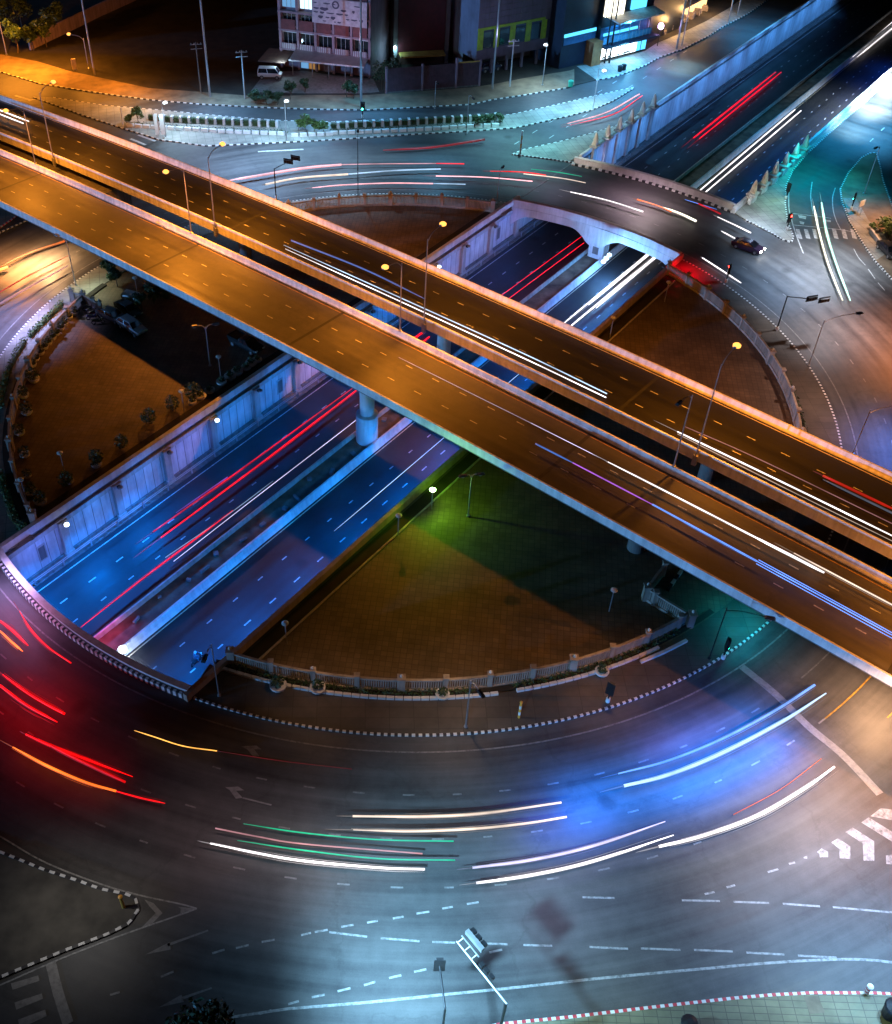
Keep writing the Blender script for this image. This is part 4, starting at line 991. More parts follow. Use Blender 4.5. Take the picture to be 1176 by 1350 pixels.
hedge([(25, 694), (31, 700)], 1.0, .9, 'small round bright bush at the tip of the lower left hedge', M_LEAF)
hp = [C0 + (p - C0) for p in arc(.914 * RR, R_(-111), R_(-84), .3)]
def hedge3(P, w, h, label, mat, dens=14):
    t = thing('hedge', label, 'hedge', P[0]); b = MB(); r2 = random.Random(3)
    for p in resample(P, .5): b.leaves(p + Vector((0, 0, h * .5)), (w, w, h * .5), dens, .15, mat, r2)
    b.build('foliage', t)
hedge3(hp, .35, .4, 'low dark ground planting behind the left run of white blocks below the near fence', M_GRASS)
hedge3(arc(.914 * RR, R_(-79), R_(-58), .3), .35, .4, 'low dark ground planting behind the right run of white blocks below the near fence', M_GRASS)
hedge3(arc(.915 * RR, R_(-25), R_(28), .3), .6, .8, 'dark hedge outside the right hand island fence', M_LEAFD, 18)
for x, y, l, s in ((365 + 2, 907, 'dark round shrub left on the lower planting strip', 1.1), (419, 910, 'dark round shrub second from the left on the lower planting strip', 1.0), (583, 918, 'dark shrub in the white pot below the near fence', .9), (793, 888, 'dark shrub on the lower planting strip near the small signal', .9)):
    q = make_bush(l, None, .55, 1.0, 130, M_LEAFD, True); q.location = G(x, y, .15); q.scale = (s,) * 3
def tree(loc, h, r, label, mat, n=1500, trunk=.16, seed=1, grp=None, size=.32):
    r2 = random.Random(seed); t = thing('tree', label, 'tree', loc, grp); b = MB()
    b.tube(spline([(0, 0, 0), (r2.uniform(-.2, .2), r2.uniform(-.2, .2), h * .35), (r2.uniform(-.4, .4), r2.uniform(-.4, .4), h * .75)], 5), trunk, M_BARK, 7, trunk * .4)
    cl = []
    for k in range(9):
        a = r2.uniform(0, 6.28); d = r * r2.uniform(.2, .75); c = Vector((d * math.cos(a), d * math.sin(a), h * r2.uniform(.5, .92))); cl.append(c)
        b.tube([(0, 0, h * .32 + .04 * h * (k % 4)), c * .7 + Vector((0, 0, h * .15)), c], trunk * .35, M_BARK, 5, .03)
    b.build('trunk', t, world=False); b = MB()
    for c in cl: b.leaves(c, (r * .48, r * .48, h * .17), n // 9, size, mat, r2)
    b.build('crown', t, world=False); return t
for k, (x, y, h, r, l) in enumerate(((24, 70, 6, 2.6, 'amber lit tree beside the far left street lamp'), (45, 66, 5.5, 2.4, 'dark tree right of the amber lit one at the far left'), (62, 62, 6, 2.8, 'dark bushy tree at the head of the left verge'), (30, 40, 8, 3.4, 'tall dark tree behind the far left trees'), (2, 45, 8, 3.2, 'amber tinted tree cut by the left photo edge'), (75, 42, 6, 2.8, 'dark tree behind the pink wall at the upper left'))):
    tree(G(x, y, .12), h, r, l, M_LEAFD if k else M_LEAF, 1100, seed=k + 2)
for k, (x, y, h, r, l) in enumerate(((337, 136, 2.2, 1.4, 'dark shrub at the left of the forecourt planting'), (352, 138, 2.4, 1.5, 'dark green shrub in the middle of the forecourt planting'), (366, 138, 2.4, 1.4, 'dark shrub right of centre in the forecourt planting'), (383, 131, 3.6, 1.2, 'upright dark shrub beside the white van'), (402, 122, 2.6, .8, 'slim shrub with a pale tip on the forecourt'), (457, 128, 3.4, 1.1, 'scruffy dry shrub left of the pale tall mast'), (466, 130, 2.6, .9, 'small shrub touching the pale tall mast'), (503, 118, 6, 2.2, 'dark leafy tree between apartment block and hoarding'), (519, 112, 5, 1.9, 'dark tree under the blue white lamp by the hoarding'))):
    tree(G(x, y, .12), h, r, l, M_LEAFD, 600, .08, seed=k + 20, size=.22)
for k, (x, y, h, r, l, m) in enumerate(((172, 164, 1.6, .9, 'pale green bush at the left end of the long island', M_LEAF), (183, 164, 3.0, 1.1, 'bright round green bush second on the long island', M_LEAF), (393, 172, 2.0, 1.2, 'bright green clump left in the middle planting of the long island', M_LEAF), (402, 172, 2.6, 1.3, 'spiky tall green clump in the middle planting of the long island', M_LEAF), (414, 173, 2.0, 1.2, 'green clump right of the spiky one on the long island', M_LEAF), (427, 174, 1.8, 1.1, 'last green clump of the middle planting of the long island', M_LEAF), (632, 166, 1.8, 1.1, 'yellowish bush near the right end of the long island', M_LEAFD), (646, 164, 1.8, 1.1, 'dark bush second from the right end of the long island', M_LEAFD), (658, 163, 1.6, 1.0, 'last dark bush at the right end of the long island', M_LEAFD), (1160, 306, 2.2, 1.8, 'lit yellow green bush in the raised bed at the right edge', M_LEAF), (1171, 314, 2.4, 1.8, 'darker bush cut by the right photo edge', M_LEAF), (1150, 303, .9, .6, 'small tuft at the white corner of the raised bed', M_LEAF))):
    tree(G(x, y, .15), h, r, l, m, 520, .06, seed=k + 50, size=.2)
q = GS([(1147, 306), (1165, 330)], .15); b = MB(); b.sweep([q[0], q[1], q[1] + Vector((6, 3, 0))], [(-.2, 0), (.2, 0), (.2, .6), (-.2, .6)], M_CONCW); tag(b.build('raised_bed_wall'), 'white low wall round the raised bed at the right edge', 'low wall')
q = G(262, 1352, 6.6); tree(Vector((q.x, q.y, .02)), 7.6, 2.8, 'dark tree crown just rising into the bottom edge left of the signal poles', M_LEAFD, 1400, .15, seed=77, size=.24)
t = tree(G(150, 366, .15), 3.6, 1.4, 'dark leafy tree on the pavement by the left gate', M_LEAFD, 900, .1, seed=91, size=.22)
t = tree(G(155, 378, .15), 3.4, 1.3, 'second dark tree with a pale trunk guard by the left gate', M_LEAFD, 900, .1, seed=92, size=.22)
t = tree(G(203, 400, .06), 3.0, 1.3, 'dark tree in a white bowl beside the deck edge in the left car park', M_LEAFD, 700, .1, seed=93, size=.22)
t = tree(G(187, 408, .06), 2.4, 1.0, 'small dark tree in a bowl behind the parked cars', M_LEAFD, 500, .08, seed=94, size=.2)
# long island: clipped bushes between pale pillars, white front blocks
def make_block():
    t = thing('clipped_bush', 'dark box clipped bush between pale pillars on the long traffic island', 'bush', (0, 0, 0), 'clipped bushes on the long island')
    b = MB(); r2 = random.Random(5); b.box((0, 0, .5), (.9, .7, .85), M_LEAFD)
    for _ in range(120): 
        p = Vector((r2.uniform(-.55, .55), r2.uniform(-.45, .45), r2.uniform(.3, 1.05))); a = Vector((r2.uniform(-1, 1), r2.uniform(-1, 1), r2.uniform(-.5, .5))).normalized() * .12; c = a.cross(Vector((r2.uniform(-1, 1), r2.uniform(-1, 1), 1))).normalized() * .08; b.face([p - a, p - c, p + a, p + c], M_LEAFD)
    b.build('foliage', t, world=False); b = MB(); b.box((.78, 0, .55), (.45, .9, 1.1), M_CONCW); b.build('pillar', t, world=False); return t
blk = make_block(); first = True
for path in ([(200, 158), (226, 160.5), (300, 164), (366, 167)], [(440, 169), (500, 166), (560, 163), (625, 159.5), (655, 157)]):
    P = resample(GS(path, .15), 1.62)
    for k, p in enumerate(P[:-1]):
        a = P[k + 1] - p; rz = math.atan2(a.y, a.x)
        if first: blk.location = p; blk.rotation_euler = (0, 0, rz); first = False
        else: dup(blk, p, rz)
b = MB(); r2 = random.Random(8)
bl = MB(); mb = bl
for path in ([(168, 166), (189, 168.5), (226, 170.5), (300, 175), (379, 178)], [(384, 180), (436, 178)], [(436, 177), (500, 174.5), (560, 172), (620, 168), (663, 166.5)]): blocks(GS(path, .15), 1.25, .3, M_KW, .5, .55)
struct('planter_kerb', bl)
P = resample(GS([(170, 164), (226, 168), (300, 172.5), (379, 175.5)], .15), .6); t = thing('hedge', 'low green hedge behind the white blocks of the long island, left of the green clumps', 'hedge', P[0]); b = MB()
for p in P: b.leaves(p + Vector((0, 0, .35)), (.4, .4, .35), 16, .14, M_LEAFD, r2)
b.build('foliage', t)
P = resample(GS([(436, 174.5), (500, 172), (560, 169.5), (620, 165.5), (660, 164)], .15), .6); t = thing('hedge', 'low green hedge behind the white blocks of the long island, right of the green clumps', 'hedge', P[0]); b = MB()
for p in P: b.leaves(p + Vector((0, 0, .35)), (.4, .4, .35), 16, .14, M_LEAFD, r2)
b.build('foliage', t)
p = G(212, 183, .15); t = thing('banner_sign', 'pair of tall white banner boards standing on the long island', 'banner', p)
for dx in (-.45, .55):
    b = MB(); c = p + Vector((dx, 0, 0)); b.box(c + Vector((0, 0, 2.6)), (.75, .1, 3.6), M_KW, rz=R_(15)); b.build('panel', t)
    b = MB(); b.tube([c, c + Vector((0, .1, 4.2))], .05, M_METAL, 6); b.build('post', t)
p = G(1131, 285, .15); t = thing('direction_sign', 'white sign panel on two posts on the triangular island', 'sign', p)
b = MB(); b.box(p + Vector((0, 0, 2.2)), (1.3, .1, 1.0), M_KW, rz=R_(35)); b.build('panel', t)
for q in (-.5, .5):
    b = MB(); b.tube([p + Vector((q * .8, q * .55, 0)), p + Vector((q * .8, q * .55, 1.8))], .05, M_METAL, 6); b.build('post', t)
p = G(99, 93, .13); t = thing('notice_board', 'amber lit upright board on the left verge', 'board', p); b = MB(); b.box(p + Vector((0, 0, 1.3)), (.9, .15, 2.0), simple('board_cream', (.6, .5, .3), .6), rz=R_(20)); b.build('panel', t)
b = MB(); b.box(p + Vector((0, 0, .15)), (.7, .3, .3), M_CONC, rz=R_(20)); b.build('foot', t)
# ================================================================== BUILDINGS
class Loc:
    """a local frame: x along the front from the left corner, y into the block, z up"""
    def __init__(s, a, b, z=.12):
        s.o = G(*a, z); q = G(*b, z) - s.o; s.w = q.length; s.x = q.normalized(); s.y = Vector((-s.x.y, s.x.x, 0)); s.a = math.atan2(q.y, q.x)
    def __call__(s, x, y, z): return s.o + s.x * x + s.y * y + Vector((0, 0, z))
    def box(s, mb, x0, x1, y0, y1, z0, z1, mat):
        P = [s(x, y, z) for z in (z0, z1) for x, y in ((x0, y0), (x1, y0), (x1, y1), (x0, y1))]; mb.hexa(P, mat)
# -- apartment block with banner
F = Loc((371, 88), (489, 103)); W_ = F.w
t = thing('apartment_block', 'four storey pinkish apartment block with gables and a lettered banner', 'building', F(W_ / 2, 0, 0))
M_PINK = concrete('plaster_pink', (.3, .2, .23), .3); M_MAROON = simple('maroon_shade', (.13, .03, .03), .7)
b = MB(); F.box(b, 0, W_, .5, 12, 0, 17.5, M_PINK); wall = b.build('wall', t)
b = MB()
for k in range(4):
    x0 = k * W_ / 4; P = [F(x0, -.6, 16.4), F(x0 + W_ / 8, -.6, 18.9), F(x0 + W_ / 4, -.6, 16.4), F(x0, 12.4, 17.9), F(x0 + W_ / 8, 12.4, 20.4), F(x0 + W_ / 4, 12.4, 17.9)]
    b.face([P[0], P[1], P[4], P[3]], M_MAROON); b.face([P[1], P[2], P[5], P[4]], M_MAROON); b.face([F(x0 + .3, -.4, 15.9), F(x0 + W_ / 4 - .3, -.4, 15.9), F(x0 + W_ / 4 - .3, -.4, 16.5), F(x0 + W_ / 8, -.4, 18.5), F(x0 + .3, -.4, 16.5)], M_PINK)
b.build('roof', t)
cols = 5; fl = [4.0, 7.6, 11.0, 14.2]
M_LITB = emit('window_blue_white', (.55, .8, 1.0), 2.2); M_LITB2 = emit('window_blue_dim', (.2, .5, .9), .8)
for c in range(6):
    b = MB(); x = c * (W_ - .5) / 5; F.box(b, x, x + .5, -.35, .55, 0, 17, M_PINK); b.build('pilaster', t)
for r, z in enumerate(fl):
    b = MB(); F.box(b, 0, W_, -.55, .5, z - .35, z, M_PINK); b.build('floor_band', t)
    for c in range(cols):
        x0 = c * (W_ - .5) / 5 + .75; x1 = (c + 1) * (W_ - .5) / 5 - .25
        m = M_GLASS
        if r == 2 and c == 1: m = M_LITB
        if r == 2 and c == 0: m = M_LITB2
        if c >= 2 and r == 2: continue
        b = MB(); F.box(b, x0, x1, .38, .49, z + .5, z + 2.8, m); F.box(b, x0 - .12, x1 + .12, .3, .4, z + 2.8, z + 2.95, M_KW); wn = b.build('window', t)
        b = MB()
        for q in range(1, 3): F.box(b, x0 + (x1 - x0) * q / 3 - .04, x0 + (x1 - x0) * q / 3 + .04, .3, .37, z + .5, z + 2.8, M_CONC)
        b.build('mullion', wn)
        if r in (0, 1, 3):
            b = MB(); F.box(b, x0 - .1, x1 + .1, -.5, -.42, z, z + (1.0 if r != 1 else 1.9), M_MAROON if r else M_PINK)
            if r == 0:
                for q in range(7): F.box(b, x0 + q * (x1 - x0) / 7, x0 + q * (x1 - x0) / 7 + .12, -.56, -.51, z, z + 1.0, M_KW)
            b.build('balcony', t)
b = MB(); F.box(b, W_ * .385, W_ * .97, -.85, -.68, 9.6, 14.2, simple('banner_cloth', (.36, .31, .33), .7)); ban = b.build('banner', t)
def text(s, loc, size, xdir, ydir, mat, name, parent, off=0, align='CENTER'):
    c = bpy.data.curves.new(name, 'FONT'); c.body = s; c.size = size; c.align_x = align; c.extrude = .015
    o = bpy.data.objects.new(name, c); COL.objects.link(o); z = xdir.cross(ydir)
    M = Matrix((xdir, ydir, z)).transposed().to_4x4(); M.translation = loc
    dg = bpy.context.evaluated_depsgraph_get(); me = bpy.data.meshes.new_from_object(o.evaluated_get(dg)); bpy.data.objects.remove(o)
    me.transform(Matrix.Translation(-root_loc(parent)) @ M); me.materials.clear(); me.materials.append(mat); o2 = bpy.data.objects.new(name, me); COL.objects.link(o2); o2.parent = parent; return o2
M_INK = simple('banner_ink', (.06, .05, .08), .8)
# unreadable blotches of dark lettering and pictures on the banner
b = MB(); r2 = random.Random(4)
for row, (z, h) in enumerate(((13.3, .5), (12.3, .7), (11.6, .5), (10.8, .6), (10.1, .35))):
    x = W_ * .4
    while x < W_ * .9:
        w = r2.uniform(.5, 1.9); hh = h * r2.uniform(.4, 1)
        if r2.random() < .72:
            P = [F(x + w * .5 + w * .5 * math.cos(a), -.862, z + hh * .5 * math.sin(a) * (1 + .3 * math.sin(3 * a))) for a in [i * 2 * math.pi / 9 for i in range(9)]]; b.face(P, M_INK)
        x += w + r2.uniform(.1, .5)
ring_ = [(math.cos(a), math.sin(a)) for a in [i * 2 * math.pi / 14 for i in range(15)]]
for (c0, s0), (c1, s1) in zip(ring_, ring_[1:]): b.face([F(W_ * .64 + .75 * c0, -.866, 13.2 + .75 * s0), F(W_ * .64 + .75 * c1, -.866, 13.2 + .75 * s1), F(W_ * .64 + .45 * c1, -.866, 13.2 + .45 * s1), F(W_ * .64 + .45 * c0, -.866, 13.2 + .45 * s0)], M_INK)
b.build('printed_lettering', ban)['kind'] = 'stuff'
b = MB(); P = [F(W_ * .18, -4.2, 3.1), F(W_ * .98, -3.2, 3.1), F(W_ * .98, .2, 3.9), F(W_ * .18, .2, 3.9)]; b.hexa(P + [p + Vector((0, 0, .18)) for p in P], M_METAL); b.tube([P[0], P[1]], .16, M_KW, 6); b.build('awning', t)
for x in (.2, .42, .6, .78, .97):
    b = MB(); b.tube([F(W_ * x, -3.3, 0), F(W_ * x, -3.3, 3.2)], .09, M_METAL, 6); b.build('awning_post', t)
b = MB(); F.box(b, W_ * .2, W_ * .3, .3, .48, .2, 2.9, M_LITB2); F.box(b, W_ * .31, W_ * .42, .3, .48, .2, 2.9, emit('shop_amber_dim', (1, .5, .15), .35)); b.build('shopfront', t)
b = MB(); P = [F(-2.6, -5.5, 2.6), F(W_ * .15, -5.0, 2.6), F(W_ * .15, .3, 3.2), F(-2.6, .3, 3.2)]; b.hexa(P + [p + Vector((0, 0, .15)) for p in P], simple('canopy_brown', (.12, .07, .05), .8)); b.build('canopy', t)
# -- dark red block
F = Loc((518, 86), (590, 82)); W_ = F.w
t = thing('red_building', 'windowless dark red fronted block with brownish side wall', 'building', F(W_ / 2, 0, 0))
b = MB(); F.box(b, 0, W_, 0, 11, 0, 26, simple('plaster_brown', (.08, .035, .025), .8)); b.build('wall', t)
b = MB(); F.box(b, W_ * .08, W_ * .92, -.25, -.02, 2.5, 25, simple('red_cladding', (.06, .002, .006), .6)); b.build('front_panel', t)
b = MB(); F.box(b, W_ * .0, W_ * .07, -.4, .0, 0, 26, M_CONCD); F.box(b, W_ * .93, W_, -.4, .0, 0, 26, M_CONCD); b.build('pilaster', t)
b = MB(); F.box(b, -.3, W_ + .3, -.5, 11.3, 26, 26.6, M_CONCD); b.build('roof', t)
b = MB(); b.lathe(F(.2, -.8, 3.4), [(.05, 0), (.3, .2), (.2, .5), (.05, .7)], emit('wall_lamp_blue', (.5, .85, 1), 30), 10); F.box(b, .1, .3, -.8, -.35, 3.9, 4.1, M_DARKMETAL); b.build('wall_lamp', t)
LAMP_RED = F(.2, -1.2, 3.2)
b = MB(); F.box(b, W_ * .1, W_ * .9, -3, 0, 2.3, 2.6, simple('canopy_yellow', (.35, .22, .04), .7)); b.build('canopy', t)
# -- hoarding in front
F = Loc((509, 123), (632, 113)); t = thing('hoarding', 'long purple brown corrugated hoarding with posts in front of the red block', 'fence', F(0, 0, 0)); W_ = F.w
b = MB(); n = 60
for k in range(n): F.box(b, W_ * k / n, W_ * (k + .5) / n, 0, .1, .2, 4.6, simple('hoarding_sheet', (.08, .045, .06), .6)); F.box(b, W_ * (k + .5) / n, W_ * (k + 1) / n, .06, .14, .2, 4.6, simple('hoarding_sheet', (.08, .045, .06), .6))
b.build('sheet', t)
for x in (0, .38, .74, .995):
    b = MB(); F.box(b, W_ * x - .15, W_ * x + .2, -.2, .3, 0, 5.0 if x != .74 else 5.6, M_PINK); b.build('post', t)
b = MB(); F.box(b, 0, W_, -.12, .22, 0, .22, M_CONCD); b.build('base_rail', t)
b = MB(); F.box(b, W_ * .76, W_, -.1, .2, 4.62, 4.8, simple('amber_trim', (.5, .3, .05), .5)); b.build('top_trim', t)
# -- grey block with lime pillars
F = Loc((626, 101), (733, 80)); W_ = F.w
t = thing('office_building', 'grey violet block with lime green framed windows on columns', 'building', F(W_ / 2, 0, 0))
M_VIO = concrete('panel_violet', (.17, .15, .2), .2); M_LIME = simple('lime_green', (.32, .5, .02), .5)
b = MB(); F.box(b, 0, W_, 0, 14, 3.0, 24, M_VIO); b.build('wall', t)
b = MB(); F.box(b, -.05, W_ + .05, -.06, .0, 5.0, 8.6, simple('dark_band', (.05, .06, .08), .4)); b.build('window_band', t)
b = MB(); F.box(b, -.08, W_ * .8, -.14, -.07, 8.6, 9.1, M_LIME)
for k in range(5): F.box(b, W_ * (.0 + .19 * k), W_ * (.065 + .19 * k), -.14, -.07, 5.0, 8.6, M_LIME)
F.box(b, W_ * .55, W_ + .05, -.14, -.07, 15.5, 16.4, M_LIME); b.build('lime_frame', t)
for k in range(4):
    b = MB(); F.box(b, W_ * (.07 + .19 * k), W_ * (.185 + .19 * k), -.12, -.07, 5.3, 8.2, M_GLASS); b.build('window', t)
b = MB()
for z in (10.5, 11.6, 12.7, 13.8, 17.5, 19): F.box(b, 0, W_, -.05, -.005, z, z + .07, M_CONCD)
for k in range(1, 8): F.box(b, W_ * k / 8 - .03, W_ * k / 8 + .03, -.045, -.004, 9.3, 24, M_CONCD)
b.build('panel_joint', t)
for k in range(6):
    b = MB(); F.box(b, W_ * k / 5.4 + .1, W_ * k / 5.4 + .55, .2, .65, 0, 3.0, M_VIO); b.build('column', t)
b = MB(); F.box(b, 0, W_, 5, 13.5, .0, 3.0, M_CONCD); b.build('ground_floor', t)
# -- blue lit glass shop
F = Loc((790, 84), (853, 68)); W_ = F.w
t = thing('glass_shop', 'corner shop blazing blue white through its glass fronts on two storeys', 'shop', F(W_ / 2, 0, 0))
M_NAVY = simple('navy_cladding', (.008, .012, .025), .5); M_LITW = emit('shop_white', (.85, .97, 1.0), 5); M_LITC = emit('shop_cyan', (.1, .6, 1.0), 2.0)
b = MB(); F.box(b, 0, W_, 1.0, 12, 0, 16, M_NAVY); F.box(b, -9, 0, 2.0, 12, 0, 18, M_NAVY); b.build('wall', t)
b = MB(); F.box(b, .1, W_ * .8, .7, .98, .4, 2.9, M_LITW); F.box(b, W_ * .8, W_, .7, .98, .4, 3.1, M_LITC); sf = b.build('shopfront', t)
b = MB()
for k in range(1, 9): F.box(b, W_ * k / 9 - .05, W_ * k / 9 + .05, .6, .69, .3, 3.1, M_DARKMETAL)
F.box(b, 0, W_, .58, .68, .2, .4, M_DARKMETAL); b.build('mullion', sf)
b = MB(); r2 = random.Random(6)
for k in range(9): x = r2.uniform(.3, W_ * .72); F.box(b, x, x + r2.uniform(.5, 1.3), .62, .66, .5, r2.uniform(.65, .95), simple('goods', (.25, .2, .18), .6))
b.build('displayed_goods', sf)
b = MB(); F.box(b, -.4, W_ + 1.0, -1.6, 1.0, 3.3, 3.6, M_NAVY); b.build('canopy', t)
b = MB(); F.box(b, 0, W_ * 1.0, -.2, -.1, 3.7, 4.9, simple('rail_glass', (.1, .25, .35), .15)); 
for k in range(14): F.box(b, W_ * k / 13.5, W_ * k / 13.5 + .07, -.25, -.2, 3.6, 5.0, M_METAL)
b.build('balcony_rail', t)
for k in range(4):
    b = MB(); b.tube([F(W_ * (.35 + .2 * k), .2, 3.6), F(W_ * (.35 + .2 * k), .2, 8.0)], .08, M_METAL, 6); b.build('canopy_post', t)
b = MB(); F.box(b, 0, W_ * .95, .75, .98, 4.0, 6.6, simple('blue_back', (.04, .15, .3), .4)); F.box(b, W_ * .05, W_ * .75, .6, .74, 5.0, 5.5, M_LITC); b.build('upper_window', t)
b = MB(); P = [F(W_ * .1, -2.8, 8.0), F(W_ * 1.05, -2.4, 8.0), F(W_ * 1.05, 1, 8.4), F(W_ * .1, 1, 8.4)]; b.hexa(P + [p + Vector((0, 0, .3)) for p in P], simple('canopy_white', (.6, .6, .58), .6)); b.build('canopy', t)
b = MB(); F.box(b, .2, W_ * .38, .3, .98, 8.8, 13.5, emit('shop_warm_white', (1, .93, .75), 3.5)); F.box(b, W_ * .55, W_ * .85, .5, .98, 9.0, 13, M_LITC); up = b.build('upper_window', t)
b = MB()
for k in range(6): F.box(b, .2 + W_ * .36 * k / 5, .3 + W_ * .36 * k / 5, .15, .28, 8.8, 13.5, M_DARKMETAL)
b.build('mullion', up)
b = MB(); F.box(b, -2.6, -.2, -.4, 1.9, 0, 4.6, simple('orange_brown_wall', (.28, .1, .03), .7)); b.build('side_box', t)
b = MB(); F.box(b, -8.6, -.4, 1.8, 1.98, 6.0, 6.6, M_LITC); F.box(b, -8.6, -.4, 1.85, 1.98, 4.5, 5.8, simple('blue_back', (.04, .15, .3), .4)); b.build('strip_light', t)
LAMP_SHOP = F(W_ * .45, -2.0, 2.4); LAMP_SHOP2 = F(W_ * .3, -3, 8)
# -- dark sign block and purple lamp
F = Loc((858, 60), (884, 46)); t = thing('dark_building', 'dark narrow block with a white signboard high up behind the purple lamp', 'building', F(2, 0, 0)); W_ = F.w
b = MB(); F.box(b, 0, W_ + 6, 1, 12, 0, 17, M_NAVY); b.build('wall', t)
b = MB(); F.box(b, 0, W_ + 4, .6, .95, 9.5, 12.5, simple('sign_pale', (.5, .6, .75), .4)); sg = b.build('signboard', t); b = MB(); F.box(b, .8, 2.0, .52, .59, 10.2, 12.0, emit('sign_red', (1, .08, .05), 1)); b.build('sign_emblem', sg)
p = F(.6, -1.2, 0); t = thing('shop_sign', 'small sign glowing violet white on a post between the shops', 'sign', p)
b = MB(); b.tube([p, p + Vector((0, 0, 3.4))], .08, M_DARKMETAL, 6); b.build('post', t); b = MB(); b.lathe(p + Vector((0, 0, 3.4)), [(.2, 0), (.5, .2), (.6, .7), (.4, 1.1), (.1, 1.25)], emit('sign_violet', (.75, .55, 1.0), 16), 14); b.build('lamp_panel', t)
LAMP_VIO = p + Vector((0, -1.5, 4))
# -- amber shop row
F = Loc((876, 52), (945, 14)); t = thing('shop_row', 'low row of open shops glowing amber under dark awnings', 'shop', F(4, 0, 0)); W_ = F.w
b = MB(); F.box(b, 0, W_, 3, 10, 0, 7, M_CONCD); b.build('wall', t)
M_AMBL = emit('shop_amber', (1.0, .62, .26), 2.2); r2 = random.Random(9)
for k in range(5):
    x0, x1 = W_ * k / 5 + .2, W_ * (k + 1) / 5 - .2
    b = MB(); F.box(b, x0, x1, 2.7, 2.98, .2, 2.8, M_AMBL); sf = b.build('shopfront', t)
    b = MB()
    for q in range(8): xx = r2.uniform(x0, x1 - .7); F.box(b, xx, xx + r2.uniform(.3, .9), 1.2 + r2.uniform(0, 1), 2.6, .1, r2.uniform(.5, 1.6), simple('goods', (.25, .2, .18), .6))
    b.build('displayed_goods', sf)
    b = MB(); P = [F(x0 - .1, 1.7, 3.1), F(x1 + .1, 1.7, 3.1), F(x1 + .1, 3, 3.7), F(x0 - .1, 3, 3.7)]; b.hexa(P + [p + Vector((0, 0, .08)) for p in P], simple('awning_dark', (.05, .045, .05), .8)); b.build('awning', t)
LAMP_AMB = [F(W_ * q, 0.0, 2.8) for q in (.15, .5, .85)]
# -- walls at the upper left and distant blocks
b = MB(); q = GS([(40, 66), (90, 42), (135, 20), (175, 2), (230, -25)], .12); b.sweep(q, [(-.2, 0), (.2, 0), (.2, 2.6), (-.2, 2.6)], concrete('wall_pinkish', (.4, .27, .24), .4)); tag(b.build('boundary_wall'), 'pinkish boundary wall running diagonally behind the vacant lot', 'wall')
for k, (a, c, h, l) in enumerate((((20, -10), (90, -14), 14, 'dim low block behind the far left trees'), ((200, -60), (330, -60), 10, 'dim low block beyond the vacant lot'), ((745, 30), (790, 20), 24, 'tall dark block behind the blue lit shop'), ((960, -20), (1040, -70), 14, 'dark block at the far end of the shop street'))):
    F = Loc(a, c); t = thing('distant_building', l, 'building', F(0, 0, 0)); b = MB(); F.box(b, 0, F.w, 0, 14, 0, h, M_CONCD); b.build('wall', t)
    b = MB()
    for r in range(int(h / 3.5)):
        for c_ in range(5): F.box(b, F.w * (c_ + .2) / 5, F.w * (c_ + .8) / 5, -.06, -.01, 1 + r * 3.5, 2.8 + r * 3.5, M_GLASS)
    b.build('window_rows', t); b = MB(); F.box(b, -.4, F.w + .4, -.4, 14.4, h, h + .5, M_CONC); b.build('roof', t)
# ================================================================== LIGHT TRAILS of passing traffic, lit tubes at lamp height
TC = {'white': (1, .93, .95), 'warm': (1, .78, .62), 'pink': (1, .45, .5), 'red': (1, .003, .004), 'orange': (1, .16, .015), 'green': (.0, .55, .28), 'lilac': (.72, .66, 1), 'blue': (.12, .3, 1), 'azure': (.16, .36, 1), 'bluew': (.5, .72, 1), 'cyan': (.25, .75, 1), 'purple': (.45, .12, .75), 'cream': (1, .95, .75), 'mint': (.6, 1, .85), 'amber': (1, .45, .08), 'crim': (1, .003, .02)}
TR = random.Random(21)
def glowmat(col, st):
    key = 'trail_%s_%.2f' % (col, st)
    if key in MATS: return MATS[key]
    m, nt, bs = newmat(key); bs.inputs['Base Color'].default_value = (.02, .02, .02, 1); bs.inputs['Emission Color'].default_value = (*TC[col], 1)
    n = noise(nt, .16, 3, None, .7); mr = nt.nodes.new('ShaderNodeMapRange'); nt.links.new(n.outputs['Fac'], mr.inputs[0])
    mr.inputs[1].default_value = .3; mr.inputs[2].default_value = .7; mr.inputs[3].default_value = st * .5; mr.inputs[4].default_value = st * 1.35
    nt.links.new(mr.outputs[0], bs.inputs['Emission Strength']); MATS[key] = m; return m
def fil(b, path, r, mat, ra, rb, n=6):
    """a filament whose girth runs in over its first fifth and out over its last"""
    k0 = len(b.v); i = b.mi(mat); L = len(path)
    for k, p in enumerate(path):
        f = k / (L - 1); g = min(1, ra + (1 - ra) * f / .22, rb + (1 - rb) * (1 - f) / .22)
        t = (path[min(L - 1, k + 1)] - path[max(0, k - 1)]).normalized(); a = t.cross(Vector((0, 0, 1))).normalized(); c = a.cross(t)
        for q in range(n): w_ = 2 * math.pi * q / n; b.v.append(p + a * (r * g * math.cos(w_)) + c * (r * g * math.sin(w_)))
    for k in range(L - 1):
        for q in range(n): x = k0 + k * n + q; y = k0 + k * n + (q + 1) % n; b.f.append((x, y, y + n, x + n)); b.m.append(i)
    b.f.append(tuple(k0 + q for q in range(n - 1, -1, -1))); b.m.append(i); b.f.append(tuple(k0 + (L - 1) * n + q for q in range(n))); b.m.append(i)
MB.fil = fil
